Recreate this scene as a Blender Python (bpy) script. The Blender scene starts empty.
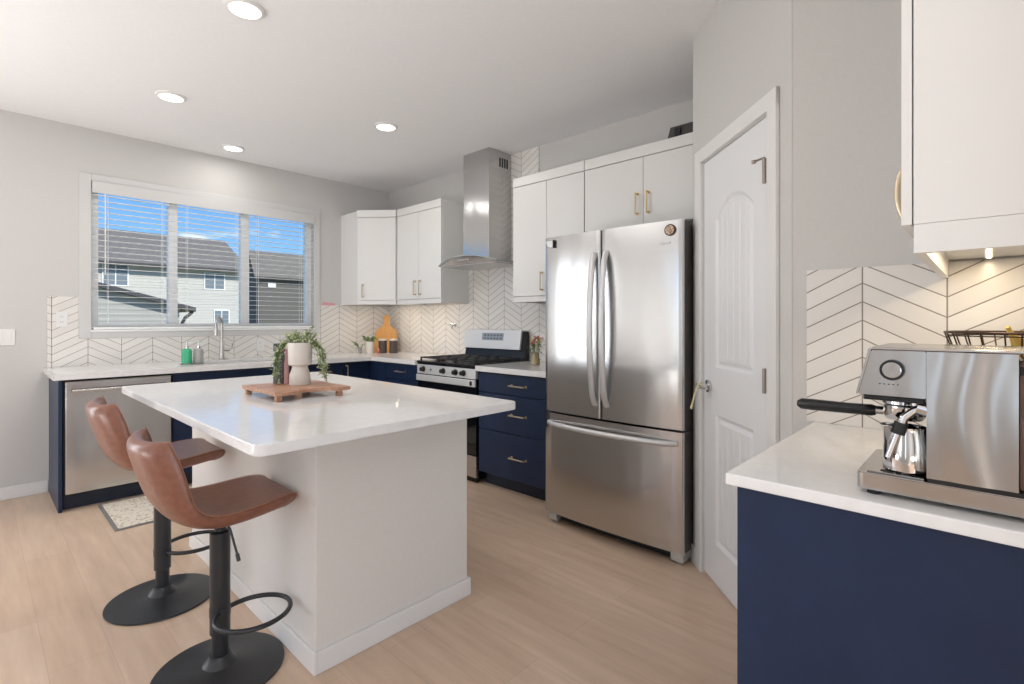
import bpy, bmesh, math, random
from mathutils import Vector, Matrix
random.seed(7)
PI = math.pi
scn = bpy.context.scene
col = scn.collection

# ---------------------------------------------------------------- camera
cam_d = bpy.data.cameras.new('camera'); cam = bpy.data.objects.new('camera', cam_d); col.objects.link(cam)
cam.location = (0, 0, 1.257)
cam.rotation_euler = (PI/2, 0, math.radians(43.25 - 90))
cam_d.sensor_fit = 'HORIZONTAL'; cam_d.sensor_width = 36; cam_d.lens = 506/1024*36
cam_d.shift_y = -21/1024; cam_d.clip_start = .02; cam_d.clip_end = 400
scn.camera = cam
# ---------------------------------------------------------------- view, world
scn.view_settings.view_transform = 'Standard'; scn.view_settings.look = 'None'
scn.view_settings.gamma = 1; scn.view_settings.use_curve_mapping = False
scn.view_settings.exposure = 0.22
wd = bpy.data.worlds.new('sky'); scn.world = wd; wd.use_nodes = True
nt = wd.node_tree; nt.nodes.clear()
def N(t, ty, **k):
    n = t.nodes.new(ty)
    for a, b in k.items(): setattr(n, a, b)
    return n
geo = N(nt, 'ShaderNodeTexCoord'); sep = N(nt, 'ShaderNodeSeparateXYZ'); nt.links.new(geo.outputs['Generated'], sep.inputs[0])
rp = N(nt, 'ShaderNodeValToRGB'); nt.links.new(sep.outputs['Z'], rp.inputs[0])
e = rp.color_ramp.elements; e[0].position = 0; e[0].color = (.50, .72, .95, 1); e[1].position = .30; e[1].color = (.075, .26, .74, 1)
m_ = rp.color_ramp.elements.new(.10); m_.color = (.26, .53, .93, 1)
mp = N(nt, 'ShaderNodeMapping'); mp.inputs['Scale'].default_value = (3.2, 3.2, 11); nt.links.new(geo.outputs['Generated'], mp.inputs[0])
nz = N(nt, 'ShaderNodeTexNoise'); nz.inputs['Scale'].default_value = 1.9; nz.inputs['Detail'].default_value = 5; nt.links.new(mp.outputs[0], nz.inputs[0])
cr = N(nt, 'ShaderNodeValToRGB'); nt.links.new(nz.outputs[0], cr.inputs[0]); cr.color_ramp.elements[0].position = .56; cr.color_ramp.elements[1].position = .68
mx = N(nt, 'ShaderNodeMixRGB'); nt.links.new(cr.outputs[0], mx.inputs[0]); nt.links.new(rp.outputs[0], mx.inputs[1]); mx.inputs[2].default_value = (.95, .96, 1, 1)
bg = N(nt, 'ShaderNodeBackground'); bg.inputs[1].default_value = 1.1; nt.links.new(mx.outputs[0], bg.inputs[0])
wo = N(nt, 'ShaderNodeOutputWorld'); nt.links.new(bg.outputs[0], wo.inputs[0])

# ---------------------------------------------------------------- sun and daylight lamps at unseen windows, some of them added fill
def lamp(name, ty, loc, rot, energy, color=(1, 1, 1), **k):
    d = bpy.data.lights.new(name, ty); d.energy = energy; d.color = color
    for a, b in k.items(): setattr(d, a, b)
    o = bpy.data.objects.new(name, d); o.location = loc; o.rotation_euler = rot; col.objects.link(o); return o
lamp('sun', 'SUN', (0, 0, 20), (math.radians(50), 0, math.radians(28)), 5.5, (1, .96, .9), angle=.01)
lamp('daylight_patio', 'AREA', (-1.65, 5.06, 1.17), (math.radians(-90), 0, 0), 48, (.95, .975, 1), shape='RECTANGLE', size=1.5, size_y=2.06)
lamp('fill_left_window', 'AREA', (-3.22, 2.1, 1.35), (0, math.radians(-90), 0), 7, (.95, .975, 1), shape='RECTANGLE', size=2.0, size_y=1.0)  # fill lamp added at an unseen left window
lamp('daylight_left_narrow', 'AREA', (-3.22, .1, 1.35), (0, math.radians(-90), 0), 2.5, (.95, .975, 1), shape='RECTANGLE', size=2.0, size_y=.45)
# unseen upward fill lamps, added to brighten the ceiling
lamp('ceiling_fill_living', 'AREA', (-1.9, -2.1, .5), (math.radians(180), 0, 0), 26, (1, .99, .98), shape='DISK', size=1.5)
lamp('ceiling_fill_dining', 'AREA', (-2.0, 3.0, .4), (math.radians(180), 0, 0), 56, (1, .99, .98), shape='DISK', size=1.5)
lamp('fill_rear_window', 'AREA', (-1.1, -3.22, 1.25), (math.radians(90), 0, 0), 45, (.95, .97, 1), shape='RECTANGLE', size=3.0, size_y=2.1)  # fill lamp added at an unseen window behind the camera
POT_W = 4.5
LED_W = 1.0

# ---------------------------------------------------------------- materials
def mat(name, c, rough=.5, metal=0, spec=.5, coat=0, trans=0, aniso=0, emis=None, estr=0, ior=1.5):
    m = bpy.data.materials.new(name); m.use_nodes = True
    b = m.node_tree.nodes['Principled BSDF']
    b.inputs['Base Color'].default_value = (*c, 1); b.inputs['Roughness'].default_value = rough
    b.inputs['Metallic'].default_value = metal; b.inputs['Specular IOR Level'].default_value = spec
    b.inputs['Coat Weight'].default_value = coat; b.inputs['Transmission Weight'].default_value = trans
    b.inputs['Anisotropic'].default_value = aniso; b.inputs['IOR'].default_value = ior
    if emis: b.inputs['Emission Color'].default_value = (*emis, 1); b.inputs['Emission Strength'].default_value = estr
    return m
def s2l(r, g, b):
    f = lambda v: (v/255/12.92) if v/255 <= .04045 else ((v/255+.055)/1.055)**2.4
    return (f(r), f(g), f(b))
def noise_var(m, scale, lo, hi, c1, c2, vec=(1, 1, 1), bump=0, detail=3, rough=None):
    """base colour varies between c1 and c2 with noise, optional bump"""
    t = m.node_tree; b = t.nodes['Principled BSDF']
    tc = N(t, 'ShaderNodeTexCoord'); mp = N(t, 'ShaderNodeMapping'); mp.inputs['Scale'].default_value = vec
    nz = N(t, 'ShaderNodeTexNoise'); nz.inputs['Scale'].default_value = scale; nz.inputs['Detail'].default_value = detail
    t.links.new(tc.outputs['Object'], mp.inputs[0]); t.links.new(mp.outputs[0], nz.inputs[0])
    r = N(t, 'ShaderNodeValToRGB'); r.color_ramp.elements[0].position = lo; r.color_ramp.elements[1].position = hi
    r.color_ramp.elements[0].color = (*c1, 1); r.color_ramp.elements[1].color = (*c2, 1)
    t.links.new(nz.outputs[0], r.inputs[0]); t.links.new(r.outputs[0], b.inputs['Base Color'])
    if bump:
        bp = N(t, 'ShaderNodeBump'); bp.inputs['Strength'].default_value = bump; bp.inputs['Distance'].default_value = .002
        t.links.new(nz.outputs[0], bp.inputs['Height']); t.links.new(bp.outputs[0], b.inputs['Normal'])
    if rough:
        mr = N(t, 'ShaderNodeMapRange'); mr.inputs[3].default_value = rough[0]; mr.inputs[4].default_value = rough[1]
        t.links.new(nz.outputs[0], mr.inputs[0]); t.links.new(mr.outputs[0], b.inputs['Roughness'])
    return m
M = {}
M['wall'] = noise_var(mat('wall_paint', (0, 0, 0), .75, spec=.25), 120, .3, .7, s2l(204, 202, 199), s2l(207, 205, 202), bump=.05)
M['ceil'] = noise_var(mat('ceiling_paint', (0, 0, 0), .9, spec=.1), 90, .3, .7, s2l(238, 238, 239), s2l(242, 242, 243), bump=.3)
M['casing'] = mat('casing_paint', s2l(208, 207, 205), .55)
M['trim'] = mat('trim_paint', s2l(228, 227, 225), .4)
M['island'] = noise_var(mat('island_paint', (0, 0, 0), .6, spec=.3), 100, .3, .7, s2l(222, 218, 213), s2l(225, 221, 216), bump=.04)
M['cab'] = mat('white_cabinet', s2l(226, 225, 222), .35)
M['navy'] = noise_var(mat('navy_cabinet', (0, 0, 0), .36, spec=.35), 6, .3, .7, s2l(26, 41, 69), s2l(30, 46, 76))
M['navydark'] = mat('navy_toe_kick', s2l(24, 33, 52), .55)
M['quartz'] = noise_var(mat('quartz', (0, 0, 0), .07, spec=.5), 30, .35, .7, s2l(229, 228, 227), s2l(235, 234, 233), detail=6)
M['door'] = mat('door_paint', s2l(230, 231, 232), .38)
M['vinyl'] = mat('window_vinyl', s2l(248, 248, 247), .35)
M['blind'] = mat('blind_white', s2l(248, 248, 246), .45)
M['black'] = mat('black_metal', s2l(38, 40, 43), .38, spec=.5)
M['blackm'] = mat('black_enamel', s2l(20, 21, 24), .25)
M['castiron'] = mat('cast_iron', s2l(32, 33, 36), .5)
M['ovenglass'] = mat('oven_glass', s2l(14, 16, 20), .06, spec=.6)
M['fridgeside'] = mat('fridge_side_grey', s2l(92, 90, 88), .45, metal=.3)
M['gasket'] = mat('rubber_dark', s2l(25, 25, 26), .6)
M['nickel'] = mat('champagne_nickel', s2l(205, 188, 160), .28, metal=1)
M['chrome'] = mat('chrome', s2l(215, 215, 216), .12, metal=1)
M['hinge'] = mat('hinge_nickel', s2l(150, 140, 132), .35, metal=.9)
M['brass'] = mat('brass', s2l(206, 184, 142), .3, metal=1)
def steel(name, c, r1, r2, vec, wave=(5, 5, 1.2), amp=.004, rot=0):
    m = mat(name, c, .25, metal=1, aniso=.55)
    c2 = tuple(min(1, v*1.05) for v in c)
    noise_var(m, 8, .3, .7, c, c2, vec=vec, detail=4, rough=(r1, r2))
    t = m.node_tree; b = t.nodes['Principled BSDF']; L = t.links.new
    tg = N(t, 'ShaderNodeTangent', direction_type='RADIAL', axis='Z'); L(tg.outputs[0], b.inputs['Tangent']); b.inputs['Anisotropic Rotation'].default_value = rot
    tc = N(t, 'ShaderNodeTexCoord'); mp = N(t, 'ShaderNodeMapping'); mp.inputs['Scale'].default_value = wave; L(tc.outputs['Object'], mp.inputs[0])
    nz = N(t, 'ShaderNodeTexNoise'); nz.inputs['Scale'].default_value = 1; nz.inputs['Detail'].default_value = 1; L(mp.outputs[0], nz.inputs[0])
    bp = N(t, 'ShaderNodeBump'); bp.inputs['Strength'].default_value = 1; bp.inputs['Distance'].default_value = amp; L(nz.outputs[0], bp.inputs['Height']); L(bp.outputs[0], b.inputs['Normal'])
    return m
M['steel'] = steel('brushed_steel', s2l(198, 196, 194), .2, .3, (1, 1, 40))
M['glaresteel'] = mat('brushed_steel_window_glare', s2l(222, 222, 222), .42, metal=.45)  # steel whitened; its pale colour stands in for the bright window reflection
M['steelv'] = steel('brushed_steel_upright', s2l(196, 195, 194), .17, .23, (.6, .6, 60), wave=(5, 5, 1.0), amp=.008)
M['steelh'] = steel('brushed_steel_machine', s2l(182, 179, 176), .15, .22, (1, .8, 60), wave=(22, 22, 7), amp=.0012)
M['polish'] = mat('polished_steel', s2l(205, 205, 205), .07, metal=1)
M['leather'] = noise_var(mat('brown_leather', (0, 0, 0), .31, spec=.5), 45, .3, .75, s2l(122, 78, 61), s2l(142, 94, 75), bump=.25, detail=6)
M['stitch'] = mat('stitching_tan', s2l(176, 128, 98), .6)
M['wood'] = noise_var(mat('tray_wood', (0, 0, 0), .45), 14, .3, .7, s2l(158, 112, 84), s2l(202, 158, 130), vec=(1, 6, 6), bump=.1)
M['boardwood'] = noise_var(mat('bamboo', (0, 0, 0), .45), 12, .3, .7, s2l(196, 140, 72), s2l(214, 160, 90), vec=(7, 7, 1))
M['ceramic'] = mat('cream_ceramic', s2l(214, 206, 197), .45)
M['whitepot'] = mat('white_ceramic', s2l(232, 228, 220), .35)
M['greysmoke'] = mat('smoky_bottle', s2l(120, 122, 126), .18, trans=.35)
M['pink'] = mat('pink_plastic', s2l(196, 148, 144), .4)
M['darkcan'] = mat('dark_canister', s2l(84, 72, 70), .3, metal=.2)
M['greensoap'] = mat('green_soap', s2l(70, 190, 140), .15, trans=.15)
M['clearsoap'] = mat('clear_soap', s2l(190, 190, 186), .12, trans=.35)
M['terracotta'] = mat('terracotta', s2l(188, 120, 96), .6)
M['leaf'] = noise_var(mat('leaf_green', (0, 0, 0), .5), 45, .35, .6, s2l(104, 124, 80), s2l(206, 212, 170))
M['leafdark'] = noise_var(mat('leaf_deep_green', (0, 0, 0), .5), 60, .35, .65, s2l(62, 98, 48), s2l(110, 150, 76))
M['stem'] = mat('stem_green', s2l(96, 118, 66), .6)
M['petalr'] = mat('petal_coral', s2l(216, 96, 84), .6)
M['petaly'] = mat('petal_yellow', s2l(236, 196, 90), .6)
M['petalp'] = mat('petal_pink', s2l(226, 160, 170), .6)
M['soil'] = mat('soil', s2l(60, 48, 40), .9)
M['plastic'] = mat('white_plastic', s2l(232, 231, 228), .35)
M['display'] = mat('display_grey', s2l(150, 158, 166), .2)
M['displaytext'] = mat('display_mark', s2l(70, 78, 88), .4)
M['tray_dark'] = mat('dark_case', s2l(60, 57, 55), .45)
M['bronze'] = mat('bronze_wire', s2l(70, 52, 42), .4, metal=.6)
M['banana'] = noise_var(mat('banana_yellow', (0, 0, 0), .5), 20, .4, .7, s2l(206, 178, 84), s2l(170, 130, 62))
M['tank'] = mat('water_tank', s2l(150, 120, 112), .1, trans=.4)
M['pale_grey'] = mat('light_grey_metal', s2l(206, 206, 206), .35, metal=.5)
M['cloth'] = mat('strap_cream', s2l(212, 202, 160), .7)
M['lampglow'] = mat('lamp_glow', (1, 1, 1), .5, emis=(1, .97, .92), estr=2.2)
M['ledglow'] = mat('led_glow', (1, .9, .7), .5, emis=(1, .82, .55), estr=8)
M['graphic'] = noise_var(mat('magnet_picture', (0, 0, 0), .4), 130, .35, .65, s2l(120, 70, 56), s2l(226, 206, 180))
# thin window glass: mostly clear, a little reflection
g = bpy.data.materials.new('window_glass'); g.use_nodes = True; t = g.node_tree; t.nodes.clear()
tr = N(t, 'ShaderNodeBsdfTransparent'); gl = N(t, 'ShaderNodeBsdfGlossy'); gl.inputs['Roughness'].default_value = .02
fr = N(t, 'ShaderNodeFresnel'); fr.inputs[0].default_value = 1.2; mi = N(t, 'ShaderNodeMixShader'); ou = N(t, 'ShaderNodeOutputMaterial')
tr.inputs[0].default_value = (.96, .98, .97, 1)
t.links.new(fr.outputs[0], mi.inputs[0]); t.links.new(tr.outputs[0], mi.inputs[1]); t.links.new(gl.outputs[0], mi.inputs[2]); t.links.new(mi.outputs[0], ou.inputs[0])
M['glass'] = g
M['hoodglass'] = mat('hood_glass', s2l(215, 222, 222), .05, trans=.5)

def chevron(name, axis, off, sign=1, zoff=0):
    m = mat(name, s2l(226, 221, 215), .22, spec=.5)
    t = m.node_tree; b = t.nodes['Principled BSDF']; L = t.links.new
    tc = N(t, 'ShaderNodeTexCoord'); sp = N(t, 'ShaderNodeSeparateXYZ'); L(tc.outputs['Object'], sp.inputs[0])
    def ma(op, a, b_=None, c=None):
        n = N(t, 'ShaderNodeMath', operation=op)
        for i, v in enumerate((a, b_, c)):
            if v is None: continue
            if isinstance(v, (int, float)): n.inputs[i].default_value = v
            else: L(v, n.inputs[i])
        return n.outputs[0]
    w = .2065
    u = ma('MULTIPLY', ma('SUBTRACT', sp.outputs[axis], off), sign)
    tri = ma('PINGPONG', u, w)
    line = ma('SUBTRACT', ma('SUBTRACT', sp.outputs['Z'], zoff), ma('MULTIPLY', tri, .54))
    q = .0595
    dl = ma('MULTIPLY', ma('ABSOLUTE', ma('SUBTRACT', ma('FRACT', ma('DIVIDE', ma('ADD', line, 10.0), q)), .5)), q)   # .5q at grout line
    dj = ma('SUBTRACT', q*.5, dl)
    ds = ma('ABSOLUTE', ma('SUBTRACT', ma('FRACT', ma('ADD', ma('DIVIDE', u, w), .5)), .5)); ds = ma('MULTIPLY', ds, w)
    d = ma('MINIMUM', dj, ds)
    mr = N(t, 'ShaderNodeMapRange'); L(d, mr.inputs[0]); mr.inputs[1].default_value = .0013; mr.inputs[2].default_value = .0024
    # slight tone change tile to tile
    cid = ma('FLOOR', ma('DIVIDE', u, w)); rid = ma('FLOOR', ma('DIVIDE', ma('ADD', line, 10.0), q))
    wn = N(t, 'ShaderNodeTexWhiteNoise', noise_dimensions='2D'); cb = N(t, 'ShaderNodeCombineXYZ'); L(cid, cb.inputs[0]); L(rid, cb.inputs[1]); L(cb.outputs[0], wn.inputs[0])
    cm = N(t, 'ShaderNodeMixRGB'); L(wn.outputs[0], cm.inputs[0]); cm.inputs[1].default_value = (*s2l(225, 221, 216), 1); cm.inputs[2].default_value = (*s2l(232, 229, 224), 1)
    mx = N(t, 'ShaderNodeMixRGB'); L(mr.outputs[0], mx.inputs[0]); mx.inputs[1].default_value = (*s2l(140, 130, 122), 1); L(cm.outputs[0], mx.inputs[2])
    L(mx.outputs[0], b.inputs['Base Color'])
    bp = N(t, 'ShaderNodeBump'); bp.inputs['Strength'].default_value = .4; bp.inputs['Distance'].default_value = .002; L(mr.outputs[0], bp.inputs['Height']); L(bp.outputs[0], b.inputs['Normal'])
    rr = N(t, 'ShaderNodeMapRange'); L(mr.outputs[0], rr.inputs[0]); rr.inputs[3].default_value = .8; rr.inputs[4].default_value = .16; L(rr.outputs[0], b.inputs['Roughness'])
    return m
M['tile_x'] = chevron('chevron_tile_window_wall', 'X', .392)
M['tile_y'] = chevron('chevron_tile_range_wall', 'Y', 5.04, -1)
M['tile_c'] = chevron('chevron_tile_coffee_wall', 'Y', .500, -1, .0217)

def floor_mat():
    m = mat('oak_plank_floor', s2l(206, 184, 164), .33, spec=.4)
    t = m.node_tree; b = t.nodes['Principled BSDF']; L = t.links.new
    tc = N(t, 'ShaderNodeTexCoord'); mp = N(t, 'ShaderNodeMapping'); mp.inputs['Rotation'].default_value = (0, 0, PI/2); L(tc.outputs['Object'], mp.inputs[0])
    br = N(t, 'ShaderNodeTexBrick'); L(mp.outputs[0], br.inputs[0])
    br.offset = .37; br.inputs['Scale'].default_value = 1; br.inputs['Brick Width'].default_value = 1.22; br.inputs['Row Height'].default_value = .18
    br.inputs['Mortar Size'].default_value = .0012; br.inputs['Bias'].default_value = 0
    br.inputs['Color1'].default_value = (*s2l(213, 189, 167), 1); br.inputs['Color2'].default_value = (*s2l(206, 180, 157), 1); br.inputs['Mortar'].default_value = (*s2l(192, 168, 148), 1)
    mp2 = N(t, 'ShaderNodeMapping'); mp2.inputs['Scale'].default_value = (9, .9, 1); L(tc.outputs['Object'], mp2.inputs[0])
    nz = N(t, 'ShaderNodeTexNoise'); nz.inputs['Scale'].default_value = 2.2; nz.inputs['Detail'].default_value = 7; nz.inputs['Roughness'].default_value = .6; L(mp2.outputs[0], nz.inputs[0])
    r = N(t, 'ShaderNodeValToRGB'); L(nz.outputs[0], r.inputs[0]); r.color_ramp.elements[0].position = .3; r.color_ramp.elements[1].position = .72
    r.color_ramp.elements[0].color = (.84, .81, .78, 1); r.color_ramp.elements[1].color = (1.05, 1.05, 1.05, 1)
    mu = N(t, 'ShaderNodeMixRGB', blend_type='MULTIPLY'); mu.inputs[0].default_value = 1; L(br.outputs[0], mu.inputs[1]); L(r.outputs[0], mu.inputs[2]); L(mu.outputs[0], b.inputs['Base Color'])
    bp = N(t, 'ShaderNodeBump'); bp.inputs['Strength'].default_value = .12; bp.inputs['Distance'].default_value = .002; L(nz.outputs[0], bp.inputs['Height']); L(bp.outputs[0], b.inputs['Normal'])
    return m
M['floor'] = floor_mat()
def rug_mat():
    m = mat('rug_pattern', s2l(205, 200, 192), .95, spec=.1)
    t = m.node_tree; b = t.nodes['Principled BSDF']; L = t.links.new
    tc = N(t, 'ShaderNodeTexCoord'); vo = N(t, 'ShaderNodeTexVoronoi'); vo.inputs['Scale'].default_value = 48; L(tc.outputs['Object'], vo.inputs[0])
    nz = N(t, 'ShaderNodeTexNoise'); nz.inputs['Scale'].default_value = 26; nz.inputs['Detail'].default_value = 5; L(tc.outputs['Object'], nz.inputs[0])
    mx = N(t, 'ShaderNodeMath', operation='ADD'); L(vo.outputs[0], mx.inputs[0]); L(nz.outputs[0], mx.inputs[1])
    r = N(t, 'ShaderNodeValToRGB'); L(mx.outputs[0], r.inputs[0])
    r.color_ramp.elements[0].position = .55; r.color_ramp.elements[0].color = (*s2l(150, 152, 158), 1)
    r.color_ramp.elements[1].position = .95; r.color_ramp.elements[1].color = (*s2l(222, 214, 200), 1)
    q = r.color_ramp.elements.new(.75); q.color = (*s2l(196, 180, 160), 1)
    L(r.outputs[0], b.inputs['Base Color']); return m
M['rug'] = rug_mat()
M['rugedge'] = mat('rug_border', s2l(120, 118, 116), .95)
def lap(name, c1, c2, pitch):
    m = mat(name, c1, .7, spec=.2); t = m.node_tree; b = t.nodes['Principled BSDF']; L = t.links.new
    tc = N(t, 'ShaderNodeTexCoord'); sp = N(t, 'ShaderNodeSeparateXYZ'); L(tc.outputs['Object'], sp.inputs[0])
    a = N(t, 'ShaderNodeMath', operation='DIVIDE'); L(sp.outputs['Z'], a.inputs[0]); a.inputs[1].default_value = pitch
    f = N(t, 'ShaderNodeMath', operation='FRACT'); L(a.outputs[0], f.inputs[0])
    r = N(t, 'ShaderNodeValToRGB'); L(f.outputs[0], r.inputs[0]); r.color_ramp.interpolation = 'CONSTANT'
    r.color_ramp.elements[0].color = (*c2, 1); r.color_ramp.elements[1].position = .1; r.color_ramp.elements[1].color = (*c1, 1)
    L(r.outputs[0], b.inputs['Base Color']); return m
M['siding'] = lap('pale_siding', s2l(186, 182, 176), s2l(150, 147, 142), .2)
M['siding2'] = lap('grey_siding', s2l(158, 155, 150), s2l(122, 120, 116), .16)
M['siding3'] = lap('charcoal_siding', s2l(98, 95, 92), s2l(72, 70, 68), .18)
M['shingle'] = noise_var(mat('roof_shingle', (0, 0, 0), .9, spec=.1), 14, .35, .65, s2l(92, 88, 84), s2l(122, 117, 112), detail=6)
M['fascia'] = mat('dark_fascia', s2l(58, 56, 58), .6)
M['extglass'] = mat('house_window_glass', s2l(112, 120, 128), .3)
M['grass'] = noise_var(mat('lawn', (0, 0, 0), .95), 3, .3, .7, s2l(112, 122, 84), s2l(140, 138, 104))

# ---------------------------------------------------------------- geometry helpers
def bm_new(): return bmesh.new()
def box(bm, x0, x1, y0, y1, z0, z1, bev=0, seg=2):
    if x0 > x1: x0, x1 = x1, x0
    if y0 > y1: y0, y1 = y1, y0
    if z0 > z1: z0, z1 = z1, z0
    r = bmesh.ops.create_cube(bm, size=1); vs = r['verts']
    for v in vs: v.co = Vector(((x0+x1)/2+v.co.x*(x1-x0), (y0+y1)/2+v.co.y*(y1-y0), (z0+z1)/2+v.co.z*(z1-z0)))
    if bev:
        es = list({e for v in vs for e in v.link_edges})
        bmesh.ops.bevel(bm, geom=es, offset=min(bev, .45*min(x1-x0, y1-y0, z1-z0)), segments=seg, affect='EDGES', profile=.5)
    return bm
def prism(bm, pts, z0, z1, plane='xy'):
    """extrude a polygon; plane xy (z extent), xz (y extent), yz (x extent)"""
    def P(a, b, c):
        return {'xy': (a, b, c), 'xz': (a, c, b), 'yz': (c, a, b)}[plane]
    lo = [bm.verts.new(P(a, b, z0)) for a, b in pts]; hi = [bm.verts.new(P(a, b, z1)) for a, b in pts]
    n = len(pts); fs = [bm.faces.new(lo), bm.faces.new(hi)]
    for i in range(n): fs.append(bm.faces.new((lo[i], lo[(i+1) % n], hi[(i+1) % n], hi[i])))
    bmesh.ops.recalc_face_normals(bm, faces=fs); return fs
def lathe(bm, prof, c=(0, 0, 0), n=32, axis='z', cap=True):
    rings = []
    for r, h in prof:
        ring = []
        for i in range(n):
            a = 2*PI*i/n; p = (r*math.cos(a), r*math.sin(a), h)
            if axis == 'x': p = (p[2], p[0], p[1])
            if axis == 'y': p = (p[0], p[2], p[1])
            ring.append(bm.verts.new((p[0]+c[0], p[1]+c[1], p[2]+c[2])))
        rings.append(ring)
    fs = []
    for a, b in zip(rings, rings[1:]):
        for i in range(n): fs.append(bm.faces.new((a[i], a[(i+1) % n], b[(i+1) % n], b[i])))
    if cap: fs.append(bm.faces.new(rings[0])); fs.append(bm.faces.new(rings[-1]))
    bmesh.ops.recalc_face_normals(bm, faces=fs)
def tube(bm, pts, r, n=10, closed=False, flat=None):
    pts = [Vector(p) for p in pts]; rings = []; m = len(pts); up = None
    for i, p in enumerate(pts):
        a = pts[(i-1) % m] if (closed or i > 0) else p; b = pts[(i+1) % m] if (closed or i < m-1) else p
        d = (b-a).normalized()
        if up is None:
            up = Vector((0, 0, 1)) if abs(d.z) < .9 else Vector((1, 0, 0))
        s = d.cross(up).normalized(); up = s.cross(d).normalized()
        rr = r[i] if isinstance(r, (list, tuple)) else r
        rings.append([bm.verts.new(p + s*math.cos(2*PI*k/n)*rr*(flat or 1) + up*math.sin(2*PI*k/n)*rr) for k in range(n)])
    fs = []
    rng = range(m if closed else m-1)
    for i in rng:
        a, b = rings[i], rings[(i+1) % m]
        for k in range(n): fs.append(bm.faces.new((a[k], a[(k+1) % n], b[(k+1) % n], b[k])))
    if not closed: fs.append(bm.faces.new(rings[0])); fs.append(bm.faces.new(rings[-1]))
    bmesh.ops.recalc_face_normals(bm, faces=fs)
def obj(name, bm, m, parent=None, smooth=False, world=True, sub=0):
    """link bm as ONE object; with a parent and world=True the vertices are in world coordinates"""
    me = bpy.data.meshes.new(name)
    if parent and world:
        off = Vector(parent.location); q = parent.parent
        while q: off += Vector(q.location); q = q.parent
        for v in bm.verts: v.co -= off
    bm.to_mesh(me); bm.free(); me.materials.append(M[m] if isinstance(m, str) else m)
    if smooth:
        for p in me.polygons: p.use_smooth = True
        me.set_sharp_from_angle(angle=math.radians(smooth if isinstance(smooth, (int, float)) and smooth > 1 else 38))
    o = bpy.data.objects.new(name, me); col.objects.link(o)
    if parent: o.parent = parent
    if sub:
        s = o.modifiers.new('sub', 'SUBSURF'); s.levels = sub; s.render_levels = sub
    return o
def tag(o, label, cat, group=None, kind=None):
    o['label'] = label; o['category'] = cat
    if group: o['group'] = group
    if kind: o['kind'] = kind
    return o
def thing(name, label, cat, loc=(0, 0, 0), group=None, rotz=0):
    o = bpy.data.objects.new(name, None); o.location = loc; o.rotation_euler = (0, 0, rotz); o.empty_display_size = .05; col.objects.link(o)
    return tag(o, label, cat, group)
def struct(name, bm, m, parent=None, label=None, **k):
    o = obj(name, bm, m, parent, **k)
    if not parent: o['kind'] = 'structure'
    if label: o['label'] = label
    return o
def copy_tree(o, parent=None):
    c = o.copy(); col.objects.link(c); c.parent = parent
    for ch in [k for k in bpy.data.objects if k.parent == o]: copy_tree(ch, c)
    return c
def B(*a, **k): return box(bm_new(), *a, **k)

# key planes
WY = 5.04; RX = 3.29; H = 2.74; CX = 1.962
# ---------------------------------------------------------------- room shell
bm = bm_new(); box(bm, -3.2, 3.45, -3.2, 5.2, -.12, 0); struct('floor', bm, 'floor')
bm = bm_new(); box(bm, -3.35, 3.45, -3.35, 5.2, H, H+.15); struct('ceiling', bm, 'ceil')
# window wall with its opening
ox0, ox1, oz0, oz1 = .618, 2.385, 1.185, 2.340
bm = bm_new(); px0, px1 = -2.4, -.9
box(bm, -3.2, px0, WY, WY+.16, 0, H); box(bm, px1, ox0, WY, WY+.16, 0, H); box(bm, px0, px1, WY, WY+.16, 0, .14); box(bm, px0, px1, WY, WY+.16, 2.2, H)
box(bm, ox1, 3.45, WY, WY+.16, 0, H)
box(bm, ox0, ox1, WY, WY+.16, 0, oz0); box(bm, ox0, ox1, WY, WY+.16, oz1, H)
struct('wall_window', bm, 'wall')
struct('wall_range', B(RX, RX+.15, 1.0, WY, 0, H), 'wall')
# pantry: short wall beside the fridge, diagonal wall with its door opening, coffee wall
d2 = math.sqrt(.5)
def DG(t, n=0): # along the diagonal; t grows away from the camera, n toward the room
    return (t*d2 - n*d2, t*d2 - 1.462 + n*d2)
def dprism(bm, t0, t1, n0, n1, z0, z1, bev=0):
    b2 = bm_new(); box(b2, t0, t1, n0, n1, z0, z1, bev)
    for v in b2.verts: x, y = DG(v.co.x, v.co.y); v.co = Vector((x, y, v.co.z))
    tmp = bpy.data.meshes.new('t'); b2.to_mesh(tmp); b2.free(); bm.from_mesh(tmp); bpy.data.meshes.remove(tmp)
T0, T1 = 2.775, 3.667
bm = bm_new()
dprism(bm, T0, 2.905, -.10, 0, 0, H); dprism(bm, 3.54, T1, -.10, 0, 0, H); dprism(bm, 2.905, 3.54, -.10, 0, 2.05, H)
struct('wall_pantry', bm, 'wall')
fx, fy = DG(T1)
struct('wall_fridge_side', B(fx+.005, RX, fy-.10, fy, 0, H), 'wall')
struct('wall_coffee', B(CX, CX+.12, -.20, .498, 0, H), 'wall')
struct('wall_coffee_end', B(1.02, CX+.12, -.32, -.20, 0, H), 'wall')
struct('wall_right', B(1.02, 1.14, -3.2, -.32, 0, H), 'wall')
bm = bm_new()
for a, b in ((-3.35, -.125), (.325, 1.6), (2.6, 5.2)): box(bm, -3.35, -3.2, a, b, 0, H)
for a, b in ((-.125, .325), (1.6, 2.6)): box(bm, -3.35, -3.2, a, b, 0, .35); box(bm, -3.35, -3.2, a, b, 2.35, H)
struct('wall_left', bm, 'wall')
bm = bm_new()
box(bm, -3.2, -2.6, -3.35, -3.2, 0, H); box(bm, .4, 1.14, -3.35, -3.2, 0, H); box(bm, -2.6, .4, -3.35, -3.2, 0, .2); box(bm, -2.6, .4, -3.35, -3.2, 2.3, H)
struct('wall_rear', bm, 'wall')
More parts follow.
